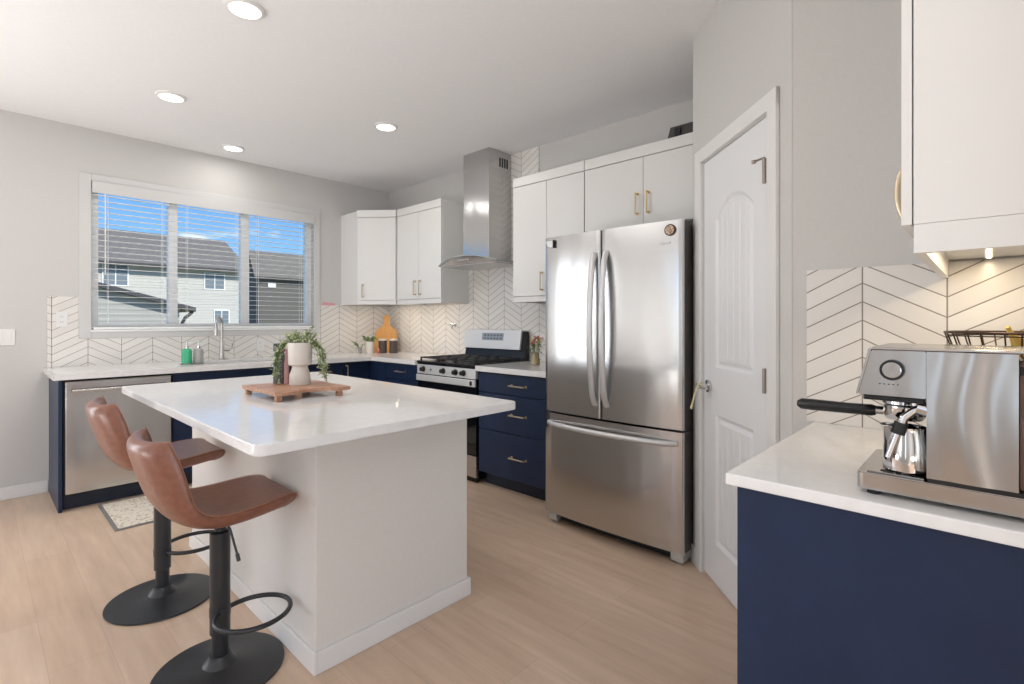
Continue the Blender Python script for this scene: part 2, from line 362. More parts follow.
# frames of unseen windows; the wide left and the rear one added for light
bm = bm_new()
for a, b in ((-.125, .325), (1.6, 2.6)):
    for y in (a, b-.04): box(bm, -3.20, -3.14, y, y+.04, .35, 2.35)
    for z in (.35, 2.31): box(bm, -3.20, -3.14, a, b, z, z+.04)
struct('window_2', bm, 'vinyl')
bm = bm_new()
for x in (-2.6, -1.13, .35): box(bm, x, x+.06, -3.2, -3.12, .2, 2.3)
for z in (.2, 2.25): box(bm, -2.6, .41, -3.2, -3.12, z, z+.05)
struct('window_3_added', bm, 'vinyl')  # unseen rear window, added to carry the fill lamp
bm = bm_new()
for x, w_ in ((px0, .05), (-1.78, .22), (px1-.05, .05)): box(bm, x, x+w_, WY-.02, WY+.015, .14, 2.2)  # unseen wide middle stile, shaped to split the reflection on the fridge
for z in (.14, 2.15): box(bm, px0, px1, WY-.02, WY+.015, z, z+.05)
struct('window_4', bm, 'vinyl')
# baseboards
def bb(name, bm): struct(name, bm, 'trim')
bb('baseboard_window_side', B(-3.2, .373, WY-.014, WY-.001, 0, .088, .004))
bb('baseboard_left', B(-3.2, -3.186, -3.2, 5.02, 0, .088, .004))
bm = bm_new(); dprism(bm, 3.605, T1+.004, 0.001, .014, 0, .088, .004); bb('baseboard_pantry', bm)
# pantry door casing
bm = bm_new()
dprism(bm, 2.849, 2.913, 0, .018, 0, 2.115, .004); dprism(bm, 3.534, 3.604, 0, .018, 0, 2.115, .004); dprism(bm, 2.849, 3.604, 0, .0175, 2.048, 2.115, .004)
dprism(bm, 2.905, 2.9135, -.09, 0.0, 0, 2.05); dprism(bm, 3.533, 3.54, -.09, 0, 0, 2.05); dprism(bm, 2.905, 3.54, -.09, 0, 2.044, 2.05)
struct('trim_1', bm, 'trim')

# pantry door slab: two panels, the upper with an arched head, planked panels
def door_height(t, z):
    c = 3.2235; hw = .178
    def sd_rect(z0, z1, arch):
        top = z1 + (arch*(1-((t-c)/hw)**2) if abs(t-c) < hw else 0)
        return min(hw-abs(t-c), z-z0, top-z)
    s = max(sd_rect(.20, .815, 0), sd_rect(1.035, 1.735, .085))
    if s <= 0: return 0
    if s < .012: return -.010*s/.012
    if s < .022: return -.010
    if s < .036: return -.010+.008*(s-.022)/.014
    g = abs(((t-c)/.056+.5) % 1-.5)*.056
    return -.002-.004*max(0, 1-g/.005)
bm = bm_new(); nt_, nz_ = 420, 220; grid = []
for j in range(nz_+1):
    z = .012+j*(2.042-.012)/nz_; row = []
    for i in range(nt_+1):
        t_ = 2.916+i*(3.531-2.916)/nt_; x, y = DG(t_, -.004+door_height(t_, z)); row.append(bm.verts.new((x, y, z)))
    grid.append(row)
for j in range(nz_):
    for i in range(nt_): bm.faces.new((grid[j][i], grid[j][i+1], grid[j+1][i+1], grid[j+1][i]))
bmesh.ops.recalc_face_normals(bm, faces=bm.faces[:])
dprism(bm, 2.916, 3.531, -.042, -.0155, .012, 2.042)
dprism(bm, 2.916, 2.93, -.04, -.0042, .012, 2.042); dprism(bm, 3.517, 3.531, -.04, -.0042, .012, 2.042)
door = struct('door_1', bm, 'door', smooth=25)
for zc in (1.825, 1.03, .26):
    bm = bm_new(); dprism(bm, 2.9165, 2.926, -.0035, .018, zc-.045, zc+.045)
    b2 = [DG(2.919, .021)]; lathe(bm, [(.0075, zc-.047), (.0075, zc+.047)], (b2[0][0], b2[0][1], 0), 12)
    if zc > 1.5: 
        x0, y0 = DG(2.919, .021); x1, y1 = DG(2.970, .035); tube(bm, [(x0, y0, zc+.05), (x1, y1, zc+.05)], .004)
        lathe(bm, [(.008, -.006), (.008, .006)], (x1, y1, zc+.05), 10)
    h_ = obj('hinge', bm, 'hinge', door); h_['label'] = 'nickel door hinge'
bm = bm_new()
kx, ky = DG(3.470, 0); nx, ny = -d2, d2
b2 = bm_new(); lathe(b2, [(.030, -.003), (.030, .008), (.012, .012), (.011, .045), (.016, .05), (.016, .06)], (0, 0, 0), 24)
tube(b2, [(0, 0, .053), (.03, 0, .055), (.10, 0, .052)], [.010, .008, .006], 10)
mt = Matrix.Translation((kx, ky, .94)) @ Matrix.Rotation(math.radians(-45), 4, 'Z') @ Matrix.Rotation(math.radians(-90), 4, 'X')
for v in b2.verts:
    v.co = Vector((v.co.x, v.co.y, v.co.z))
# map local (a,b,c)->: a along -t (toward hinge), c toward room, b up
for v in b2.verts:
    a, b_, c = v.co; x, y = DG(3.470-a*.98, c); v.co = Vector((x, y, .94+b_))
bmesh.ops.recalc_face_normals(b2, faces=b2.faces[:])
h_ = obj('door_handle', b2, 'chrome', door, smooth=True); h_['label'] = 'chrome lever handle'
bm.free()
# key strap hanging from the lever
bm = bm_new()
def DP(t, n, z): x, y = DG(t, n); return (x, y, z)
tube(bm, [DP(3.44, .062, .955), DP(3.455, .066, .93), DP(3.475, .07, .89), DP(3.495, .072, .845), DP(3.505, .074, .825)], [.005, .006, .006, .007, .008], 8, flat=.5)
tube(bm, [DP(3.44+.010*math.sin(a)*0, .053+.013*math.cos(a), .948+.014*math.sin(a)) for a in [k*PI/6 for k in range(12)]], .003, 6, closed=True)
tag(obj('key_strap', bm, 'cloth', smooth=True), 'cream fabric key strap hanging from the pantry door lever', 'strap')

# ---------------------------------------------------------------- kitchen window, frame, glass, blind
bm = bm_new()
f = .05
box(bm, ox0, ox0+f, WY+.05, WY+.12, oz0, oz1); box(bm, ox1-f, ox1, WY+.05, WY+.12, oz0, oz1)
box(bm, ox0+f, ox1-f, WY+.0505, WY+.1195, oz0, oz0+f); box(bm, ox0+f, ox1-f, WY+.0505, WY+.1195, oz1-f, oz1)
for a, b in ((1.136, 1.203), (1.712, 1.784)): box(bm, a, b, WY+.05, WY+.12, oz0+f, oz1-f, .004)
win = struct('window_1', bm, 'vinyl')
for a, b in ((ox0+f, 1.136), (1.203, 1.712), (1.784, ox1-f)):
    gl_ = obj('glass_pane', B(a, b, WY+.082, WY+.086, oz0+f, oz1-f), 'glass', win)
# drywall-coloured flat casing round the opening + sill
bm = bm_new(); c0, c1, c2, c3 = .545, 2.447, 1.122, 2.392
box(bm, c0, ox0, WY-.014, WY, c2, c3, .003); box(bm, ox1, c1, WY-.014, WY, c2, c3, .003)
box(bm, ox0, ox1, WY-.0135, WY, oz1, c3, .003); box(bm, ox0, ox1, WY-.0135, WY, c2, oz0, .003)
struct('trim_2', bm, 'casing')
bm = bm_new(); box(bm, ox0-.006, ox1+.006, WY-.024, WY+.05, oz0-.012, oz0+.002, .003); struct('trim_3', bm, 'vinyl')
bl = thing('window_blind', 'white horizontal slat blind hanging open across the kitchen window', 'blind', (1.5, WY+.0, oz1))
bm = bm_new(); box(bm, ox0+.004, ox1-.004, WY-.03, WY-.018, 2.247, 2.338, .003); box(bm, ox0+.004, ox1-.004, WY-.02, WY+.03, 2.29, 2.335)
obj('valance', bm, 'casing', bl)
zz = 2.235; k = 0
while zz > 1.225:
    obj('slat', B(ox0+.012, ox1-.012, WY-.018, WY+.022, zz-.0011, zz+.0011), 'blind', bl); zz -= .0437
obj('bottom_rail', B(ox0+.012, ox1-.012, WY-.02, WY+.026, 1.190, 1.208, .003), 'blind', bl)
for x in (.72, 1.08, 1.26, 1.66, 1.84, 2.25):
    bm = bm_new(); tube(bm, [(x, WY-.0215, 1.2), (x, WY-.0215, 2.26)], .0012, 5); tube(bm, [(x, WY+.0275, 1.2), (x, WY+.0275, 2.26)], .0012, 5); obj('ladder_cord', bm, 'blind', bl)
bm = bm_new(); tube(bm, [(.70, WY-.034, 2.25), (.70, WY-.034, 1.62)], .004, 6); obj('tilt_wand', bm, 'plastic', bl)

# ---------------------------------------------------------------- outside: neighbouring houses
def house(label, x0, x1, y0, y1, zg, ze, zr, wall, wins, over=.5, name='house', ridge='x', roofends=None):
    h = thing(name, label, 'house', ((x0+x1)/2, (y0+y1)/2, zg))
    ym = (y0+y1)/2
    bm = bm_new(); prism(bm, [(y0, zg), (y1, zg), (y1, ze), (ym, ze+(zr-ze)*.93), (y0, ze)], x0, x1, 'yz'); obj('wall', bm, wall, h)
    bm = bm_new(); s = (zr-ze)/(ym-y0)
    prism(bm, [(y0-over, ze-over*s), (ym, zr), (y1+over, ze-over*s), (y1+over, ze-over*s+.14), (ym, zr+.14), (y0-over, ze-over*s+.14)], x0-over, x1+over, 'yz'); obj('roof', bm, 'shingle', h)
    obj('fascia', B(x0-over, x1+over, y0-over-.04, y0-over-.002, ze-over*s-.12, ze-over*s+.12), 'fascia', h)
    for (a, b, c, d) in wins:
        w_ = obj('window', B(a-.06, b+.06, y0-.05, y0-.002, c-.06, d+.06), 'vinyl', h)
        bm = bm_new(); mid = (a+b)/2; box(bm, a, mid-.03, y0-.07, y0-.052, c, d); box(bm, mid+.03, b, y0-.07, y0-.052, c, d); obj('pane', bm, 'extglass', w_)
    return h
house('pale grey sided two storey house with long dark shingle roof beyond the window', -9, 13.4, 40, 50, -2.6, 5.1, 7.6, 'siding', [(5.5, 6.7, 3.55, 4.75), (11.1, 12.3, 3.55, 4.6), (11.7, 12.6, 1.1, 2.0), (1.0, 2.2, 3.55, 4.7)])
house('dark charcoal house seen through the right-hand window pane', 21.9, 42, 60, 63, -2.6, 6.9, 9.2, 'siding3', [])
tag(obj('wall_vent', B(23.0, 23.9, 59.9, 59.99, 5.1, 5.7, .02), 'casing'), 'small white vent on the dark charcoal house wall', 'vent')
# nearer garage with its gable facing us
h = thing('garage', 'low grey neighbouring garage with a sloping dark roof edge seen through the left pane', 'garage', (0, 21, -2.6))
def rz(x): return 1.62+(4.86-x)*.28
bm = bm_new(); prism(bm, [(-6.3, -2.6), (4.30, -2.6), (4.30, rz(4.30)-.1), (-1, rz(-1)-.1), (-6.3, rz(4.3)-.1)], 18, 25, 'xz'); obj('wall', bm, 'siding2', h)
bm = bm_new(); prism(bm, [(4.68, rz(4.68)), (-1, rz(-1)), (-6.68, rz(4.68)), (-6.68, rz(4.68)-.13), (-1, rz(-1)-.13), (4.68, rz(4.68)-.13)], 17.75, 25.2, 'xz'); obj('roof', bm, 'fascia', h)
bm = bm_new(); tube(bm, [(4.63, 17.9, 1.54), (4.43, 17.92, 1.35), (4.36, 17.93, 1.2), (4.36, 17.93, -2.5)], .05, 8); obj('downspout', bm, 'fascia', h)
o = obj('lawn', B(-80, 80, 5.6, 120, -2.8, -2.6), 'grass'); o['kind'] = 'structure'

# ---------------------------------------------------------------- tile backsplashes
bm = bm_new(); zt = .9155
prism(bm, [(.390, zt), (RX-.012, zt), (RX-.012, 1.4195), (c1+.001, 1.4195), (c1+.001, 1.1215), (c0-.001, 1.1215), (c0-.001, 1.440), (.390, 1.440)], WY-.010, WY-.0002, 'xz')
ts = obj('tile_backsplash', bm, 'tile_x'); tag(ts, 'white chevron tile backsplash under and beside the kitchen window', 'backsplash')
ed = obj('edge_strip', B(.367, .3895, WY-.011, WY-.0002, zt, 1.440, .001), 'tile_x', ts)
bm = bm_new()
prism(bm, [(WY-.0102, zt), (WY-.0102, 1.4195), (3.661, 1.4195), (3.661, H-.001), (2.775, H-.001), (2.775, 1.4), (2.07, 1.4), (2.07, zt)], RX-.010, RX-.0002, 'yz')
tag(obj('tile_backsplash', bm, 'tile_y'), 'white chevron tile backsplash rising behind the range and hood to the ceiling', 'backsplash')
bm = bm_new(); box(bm, CX-.009, CX-.0002, -.199, .452, .9155, 1.4295)
tag(obj('tile_backsplash', bm, 'tile_c'), 'white chevron tile backsplash behind the espresso machine', 'backsplash')

# ---------------------------------------------------------------- handles / cabinets
def bar(axis, c, L, out, r=.0055, square=True):
    """bar pull; axis = direction of its length, out = unit vector away from the door"""
    bm = bm_new(); c = Vector(c); a = Vector(axis); o = Vector(out)
    tube(bm, [c - a*L/2 + o*.030, c + a*L/2 + o*.030], r, 8)
    for s in (-1, 1):
        tube(bm, [c + a*s*(L/2-.006), c + a*s*(L/2-.006) + o*.030], r*.95, 8)
        tube(bm, [c + a*s*(L/2-.006), c + a*s*(L/2-.006) + o*.004], r*1.8, 10)
    return bm
def front(kind, parent, m, x0, x1, y0, y1, z0, z1, hc=None, ha=(0, 0, 1), out=(-1, 0, 0), L=.14, hm='nickel'):
    g_ = .0015
    if abs(out[0]) > .5: d = obj(kind, B(x0, x1, y0+g_, y1-g_, z0+g_, z1-g_, .0018), m, parent)
    else: d = obj(kind, B(x0+g_, x1-g_, y0, y1, z0+g_, z1-g_, .0018), m, parent)
    if hc: hd = obj('handle', bar(ha, hc, L, out), hm, d, smooth=True)
    return d
U = .02
# -- lower run under the window
tag(obj('end_panel', B(.376, .396, 4.42, WY-.016, 0, .8745, .001), 'navy'), 'navy end panel at the left of the dishwasher', 'panel')
c = thing('sink_cabinet', 'navy sink base cabinet under the window right of the dishwasher', 'cabinet', (1.49, 4.7, 0))
bm = bm_new(); box(bm, 1.012, 1.970, 4.441, WY-.016, .10, .66); box(bm, 1.012, 1.03, 4.441, WY-.016, .66, .874); box(bm, 1.952, 1.970, 4.441, WY-.016, .66, .874); box(bm, 1.03, 1.952, 4.441, 4.46, .66, .874)
obj('body', bm, 'navy', c)
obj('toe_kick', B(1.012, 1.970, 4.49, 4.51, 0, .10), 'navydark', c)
front('drawer_front', c, 'navy', 1.012, 1.970, 4.42, 4.44, .72, .862, out=(0, -1, 0))
front('door', c, 'navy', 1.012, 1.491, 4.42, 4.44, .105, .718, (1.455, 4.42, .62), out=(0, -1, 0))
front('door', c, 'navy', 1.491, 1.970, 4.42, 4.44, .105, .718, (1.527, 4.42, .62), out=(0, -1, 0))
c = thing('drawer_cabinet', 'navy drawer cabinet under the window counter next to the corner', 'cabinet', (2.17, 4.7, 0))
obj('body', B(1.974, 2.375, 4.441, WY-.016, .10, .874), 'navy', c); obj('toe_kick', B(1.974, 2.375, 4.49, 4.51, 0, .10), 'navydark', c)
for a, b in ((.718, .862), (.44, .715), (.105, .437)): front('drawer', c, 'navy', 1.974, 2.375, 4.42, 4.44, a, b, (2.185, 4.42, (a+b)/2), (1, 0, 0), (0, -1, 0))
c = thing('corner_cabinet', 'navy lower corner cabinet between window counter and range counter', 'cabinet', (2.9, 4.6, 0))
bm = bm_new(); prism(bm, [(2.380, 4.441), (2.681, 4.441), (2.681, 4.134), (RX-.012, 4.134), (RX-.012, WY-.016), (2.380, WY-.016)], .10, .874); obj('body', bm, 'navy', c)
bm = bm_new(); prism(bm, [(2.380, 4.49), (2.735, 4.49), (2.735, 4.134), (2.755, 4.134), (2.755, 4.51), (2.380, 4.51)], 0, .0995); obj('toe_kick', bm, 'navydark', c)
front('door', c, 'navy', 2.380, 2.658, 4.42, 4.44, .105, .862, (2.412, 4.42, .775), out=(0, -1, 0), L=.13)
front('door', c, 'navy', 2.66, 2.68, 4.134, 4.418, .105, .862)
c = thing('drawer_cabinet', 'navy drawer cabinet to the left of the gas range', 'cabinet', (2.97, 3.88, 0))
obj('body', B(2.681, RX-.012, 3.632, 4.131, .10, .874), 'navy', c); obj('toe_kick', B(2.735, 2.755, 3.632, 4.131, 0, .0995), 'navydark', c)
for a, b in ((.718, .862), (.44, .715), (.105, .437)): front('drawer', c, 'navy', 2.66, 2.68, 3.632, 4.131, a, b, (2.66, 3.88, (a+b)/2+.008), (0, 1, 0))
c = thing('drawer_cabinet', 'navy three drawer cabinet between the gas range and the fridge', 'cabinet', (2.97, 2.46, 0))
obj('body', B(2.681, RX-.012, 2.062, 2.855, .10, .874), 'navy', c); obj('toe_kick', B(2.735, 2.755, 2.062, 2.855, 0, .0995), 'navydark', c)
for a, b in ((.718, .862), (.44, .715), (.105, .437)): front('drawer', c, 'navy', 2.66, 2.68, 2.062, 2.855, a, b, (2.66, 2.436, (a+b)/2), (0, 1, 0), L=.15)
# -- countertops
bm = bm_new(); s0, s1, q0, q1 = 1.16, 1.84, 4.47, 4.86
box(bm, .345, s0, 4.34, WY-.0005, .875, .915); box(bm, s1, RX-.0005, 4.34, WY-.0005, .875, .915)
box(bm, s0, s1, 4.34, q0, .875, .915); box(bm, s0, s1, q1, WY-.0005, .875, .915); box(bm, 2.625, RX-.0005, 3.626, 4.34, .875, .915)
bmesh.ops.remove_doubles(bm, verts=bm.verts[:], dist=.0001)
tag(obj('countertop', bm, 'quartz'), 'white quartz L-shaped countertop running under the window to the range', 'countertop')
tag(obj('countertop', B(2.625, RX-.0005, 2.058, 2.858, .875, .915, .002), 'quartz'), 'short white quartz countertop between the range and the fridge', 'countertop')
c = thing('kitchen_sink', 'stainless steel undermount sink in the window counter', 'sink', (1.5, 4.66, .70))
bm = bm_new(); box(bm, s0-.01, s0, q0, q1, .69, .8745); box(bm, s1, s1+.01, q0, q1, .69, .8745); box(bm, s0-.01, s1+.01, q0-.008, q0, .69, .8745); box(bm, s0-.01, s1+.01, q1, q1+.01, .69, .8745); box(bm, s0, s1, q0, q1, .68, .69)
obj('basin', bm, 'steel', c); bm = bm_new(); lathe(bm, [(.04, .6902), (.04, .695), (.02, .693)], (1.5, 4.66, 0), 20); obj('drain', bm, 'chrome', c, smooth=True)

# ---------------------------------------------------------------- dishwasher
c = thing('dishwasher', 'stainless steel dishwasher at the left end of the window counter', 'dishwasher', (.70, 4.7, 0))
obj('body', B(.402, 1.006, 4.44, WY-.016, .10, .866), 'gasket', c)
d = obj('door', B(.408, 1.001, 4.395, 4.439, .115, .858, .006), 'steelv', c)
bm = bm_new(); tube(bm, [(.44, 4.368, .795), (.97, 4.368, .795)], .012, 10, flat=.8)
for x in (.46, .95): tube(bm, [(x, 4.396, .795), (x, 4.366, .795)], .008, 8)
obj('handle', bm, 'steel', d, smooth=True)
obj('toe_kick', B(.402, 1.006, 4.47, 4.49, 0.002, .098), 'navydark', c)

# ---------------------------------------------------------------- island
isl = thing('kitchen_island', 'white kitchen island with white quartz top and wide seating overhang', 'island', (1.04, 2.35, 0))
obj('base', B(.835, 1.553, 1.745, 3.24, 0, .8875, .002), 'island', isl)
bm = bm_new()
box(bm, .822, .8348, 1.732, 3.253, 0, .078, .003); box(bm, 1.5532, 1.566, 1.732, 3.253, 0, .078, .003); box(bm, .8348, 1.5532, 1.732, 1.7448, 0, .0779, .003); box(bm, .8348, 1.5532, 3.2402, 3.253, 0, .0779, .003)
obj('baseboard', bm, 'trim', isl)
bm = bm_new(); x0, x1, y0, y1, r = .517, 1.565, 1.432, 3.262, .035; P = []
for cx_, cy_, a0 in ((x1-r, y1-r, 0), (x0+r, y1-r, 90), (x0+r, y0+r, 180), (x1-r, y0+r, 270)):
    for k in range(7): a = math.radians(a0+k*15); P.append((cx_+r*math.cos(a), cy_+r*math.sin(a)))
fs = prism(bm, P, .888, .920)
es = [e for e in bm.edges if abs(e.verts[0].co.z-e.verts[1].co.z) < 1e-5]
bmesh.ops.bevel(bm, geom=es, offset=.003, segments=2, affect='EDGES')
obj('top', bm, 'quartz', isl, smooth=40)

# ---------------------------------------------------------------- upper cabinets
ZU0, ZU1 = 1.425, 2.385
c = thing('upper_corner_cabinet', 'white diagonal corner wall cabinet left of the range hood', 'cabinet', (3.0, 4.7, ZU0))
bm = bm_new(); prism(bm, [(2.690, WY-.001), (2.690, 4.70), (2.957, 4.386), (RX-.001, 4.386), (RX-.001, WY-.001)], ZU0+.04, ZU1-.004)
box(bm, 2.690, 2.706, 4.70, WY-.001, ZU0, ZU0+.0405)
obj('body', bm, 'cab', c)
A_, B_ = Vector((2.690, 4.70, 0)), Vector((2.957, 4.386, 0)); dd = (B_-A_).normalized(); nn = Vector((dd.y, -dd.x, 0)); nn = -nn if nn.x > 0 else nn; LL = (B_-A_).length
def slab(bm, a0, a1, n0, n1, z0, z1, bev=.0015):
    b2 = bm_new(); box(b2, a0, a1, n0, n1, z0, z1, bev)
    for v in b2.verts: p = A_+dd*v.co.x+nn*v.co.y; v.co = Vector((p.x, p.y, v.co.z))
    tmp = bpy.data.meshes.new('t'); b2.to_mesh(tmp); b2.free(); bm.from_mesh(tmp); bpy.data.meshes.remove(tmp); bmesh.ops.recalc_face_normals(bm, faces=bm.faces[:])
bm = bm_new(); slab(bm, .022, LL-.012, .001, .019, ZU0+.045, ZU1-.075); d = obj('door', bm, 'cab', c)
p = A_+dd*.062+nn*.019; obj('handle', bar((0, 0, 1), (p.x, p.y, 1.565), .13, tuple(nn)), 'nickel', d, smooth=True)
bm = bm_new(); slab(bm, 0, LL-.008, .001, .021, ZU1-.07, ZU1+.002); obj('crown_strip', bm, 'cab', c)
bm = bm_new(); slab(bm, 0, LL-.008, .001, .012, ZU0, ZU0+.042); obj('light_rail', bm, 'cab', c)
def upper(label, y0, y1, z0, doors, name='upper_cabinet', rail=True):
    c = thing(name, label, 'cabinet', (3.1, (y0+y1)/2, z0))
    bm = bm_new(); box(bm, 2.961, RX-.011, y0, y1, z0+(.04 if rail else 0), ZU1-.004)
    if rail: box(bm, 2.961, RX-.011, y0, y0+.016, z0, z0+.0405); box(bm, 2.961, RX-.011, y1-.016, y1, z0, z0+.0405)
    obj('body', bm, 'cab', c)
    obj('crown_strip', B(2.938, 2.9605, y0, y1, ZU1-.07, ZU1, .0015), 'cab', c)
    if rail: obj('light_rail', B(2.941, 2.9605, y0, y1, z0, z0+.04, .001), 'cab', c)
    for (a, b, hy, hm) in doors:
        zz0 = z0+(.043 if rail else .003)
        front('door', c, 'cab', 2.940, 2.9605, a, b, zz0, ZU1-.073, (2.940, hy, zz0+(.11 if rail else .145)) if hy else None, hm=hm, L=.14)
    return c
upper('white two door wall cabinet to the left of the range hood', 3.662, 4.362, ZU0, [(3.662, 4.012, 4.012-.04, 'nickel'), (4.012, 4.362, 4.012+.04, 'nickel')])
upper('white wall cabinet directly right of the range hood', 2.070, 2.755, 1.405, [(2.412, 2.755, 2.45, 'nickel'), (2.070, 2.412, 2.12, 'nickel')])
upper('white bridge cabinet above the refrigerator', 1.155, 2.064, 1.865, [(1.611, 2.064, 1.65, 'brass'), (1.155, 1.611, 1.572, 'brass')], rail=False)
# coffee station upper cabinet: its plain end faces us, the door faces the window wall
c = thing('upper_cabinet', 'grey-white wall cabinet above the espresso machine with its end facing us', 'cabinet', (1.6, -.04, 1.43))
obj('body', B(1.195, CX-.0015, -.199, .101, 1.436, 2.50, .0015), 'cab', c)
d = obj('door', B(1.195, CX-.004, .103, .119, 1.436, 2.50, .0015), 'cab', c)
bm = bm_new(); tube(bm, [(1.34, .119+.021*math.sin(PI*k/12)**.6, 1.462+.128*k/12) for k in range(13)], .0055, 10, flat=.8); obj('handle', bm, 'nickel', d, smooth=True)
bm = bm_new(); box(bm, 1.1955, 1.2135, -.199, .1005, 1.383, 1.4355); box(bm, 1.2135, CX-.0105, .084, .1005, 1.383, 1.4355); obj('light_rail', bm, 'cab', c)
led = thing('under_cabinet_light', 'warm strip light fixed under the wall cabinet above the espresso machine', 'light', (1.6, -.06, 1.43))
obj('housing', B(1.28, 1.90, -.012, .008, 1.429, 1.4355), 'plastic', led); obj('diffuser', B(1.29, 1.89, -.006, .002, 1.4275, 1.4288), 'ledglow', led)
lamp('under_cabinet_glow', 'AREA', (1.59, -.002, 1.4245), (0, 0, 0), LED_W, (1, .80, .55), shape='RECTANGLE', size=.6, size_y=.02)
lamp('under_cabinet_glow_corner', 'AREA', (3.00, 4.62, 1.459), (0, 0, math.radians(-50)), .9, (1, .84, .66), shape='RECTANGLE', size=.3, size_y=.015)
lamp('under_cabinet_glow_left_of_hood', 'AREA', (2.995, 4.0, 1.459), (0, 0, 0), .9, (1, .84, .66), shape='RECTANGLE', size=.015, size_y=.5)

# coffee station base + top
c = thing('base_cabinet', 'dark navy base cabinet under the espresso machine', 'cabinet', (1.6, .1, 0))
obj('body', B(1.200, CX-.0015, -.199, .390, .0, .8885), 'navy', c)
obj('side_panel', B(1.182, 1.1995, -.199, .413, 0, .8885, .001), 'navy', c)
front('door', c, 'navy', 1.202, 1.575, .392, .412, .105, .865, (1.54, .412, .76), out=(0, 1, 0))
front('door', c, 'navy', 1.575, 1.955, .392, .412, .105, .865, (1.61, .412, .76), out=(0, 1, 0))
tag(obj('countertop', B(1.160, CX-.0005, -.1995, .432, .889, .915, .003), 'quartz'), 'white quartz countertop under the espresso machine', 'countertop')

# ---------------------------------------------------------------- gas range
R = thing('gas_range', 'stainless steel freestanding gas range under the hood', 'range', (2.96, 3.24, 0))
y0, y1 = 2.868, 3.617; ym = (y0+y1)/2
obj('body', B(2.672, 3.262, y0+.004, y1-.004, .03, .898), 'blackm', R)
obj('control_panel', B(2.640, 2.671, y0, y1, .806, .884, .004), 'glaresteel', R)
obj('cooktop', B(2.636, 3.18, y0, y1, .8985, .916, .004), 'blackm', R)
obj('front_trim', B(2.645, 2.6715, y0, y1, .885, .898, .001), 'blackm', R)
dr = obj('oven_door', B(2.650, 2.671, y0+.003, y1-.003, .215, .742, .004), 'ovenglass', R)
bm = bm_new(); box(bm, 2.628, 2.6495, y0+.001, y1-.001, .747, .800, .005); obj('handle', bm, 'glaresteel', dr)
obj('badge', B(2.626, 2.6279, y0+.03, y0+.055, .757, .790), 'blackm', dr)
obj('storage_drawer', B(2.646, 2.671, y0+.002, y1-.002, .045, .212, .004), 'steel', R)
obj('kick_plate', B(2.672, 2.70, y0+.02, y1-.02, 0.001, .0295), 'blackm', R)
for ky in (3.522, 3.255, 3.10, 3.005):
    bm = bm_new(); lathe(bm, [(.024, 2.6395), (.024, 2.632), (.019, 2.630), (.017, 2.606), (.013, 2.603)], (0, ky, .847), 20, 'x')
    box(bm, 2.598, 2.606, ky-.004, ky+.004, .832, .862, .002); obj('knob', bm, 'castiron', R, smooth=True)
bm = bm_new(); lathe(bm, [(.007, 2.6395), (.007, 2.633)], (0, 3.42, .847), 12, 'x'); obj('button', bm, 'blackm', R)
bm = bm_new(); prism(bm, [(3.185, .9005), (3.262, .9005), (3.262, 1.165), (3.215, 1.165), (3.19, 1.008), (3.205, 1.0)], y0, y1, 'xz'); obj('backguard', bm, 'blackm', R)
bm = bm_new(); prism(bm, [(3.168, 1.012), (3.188, 1.008), (3.214, 1.166), (3.262, 1.167), (3.262, 1.176), (3.196, 1.176)], y0+.028, y1+.0005, 'xz'); bp_ = obj('control_console', bm, 'glaresteel', R)
bm = bm_new()
def cons(bm, a, b, z0, z1, o0, o1):
    f_ = lambda z: 3.168+(z-1.012)*(3.196-3.168)/(1.176-1.012)
    prism(bm, [(f_(z0)-o1, z0), (f_(z0)-o0, z0), (f_(z1)-o0, z1), (f_(z1)-o1, z1)], a, b, 'xz')
cons(bm, 3.10, 3.37, 1.085, 1.150, -.001, .0015); dsp = obj('display', bm, 'display', bp_)
bm = bm_new()
for i in range(6):
    for j in range(2): cons(bm, 3.12+i*.04, 3.14+i*.04, 1.095+j*.028, 1.108+j*.028, .0015, .0025)
obj('touch_keys', bm, 'displaytext', dsp)
for gi, (a, b) in enumerate(((y0+.02, y0+.26), (y0+.262, y1-.262), (y1-.26, y1-.02))):
    bm = bm_new(); zt_ = .948
    xs = [2.665, 2.78, 2.905, 3.03, 3.15]
    for x in xs: box(bm, x-.006, x+.006, a, b, zt_-.012, zt_, .002)
    for y in (a+.006, (a+b)/2, b-.006): box(bm, 2.66, 3.155, y-.006, y+.006, zt_-.013, zt_-.001, .002)
    for x in (2.665, 3.15):
        for y in (a+.008, b-.008): box(bm, x-.006, x+.006, y-.006, y+.006, .916, zt_-.01)
    obj('grate', bm, 'castiron', R)
for (x, y) in ((2.79, y0+.14), (3.03, y0+.14), (2.91, ym), (2.79, y1-.14), (3.03, y1-.14)):
    bm = bm_new(); lathe(bm, [(.045, .9165), (.045, .922), (.03, .926), (.03, .932), (.005, .933)], (x, y, 0), 20); obj('burner', bm, 'castiron', R, smooth=True)

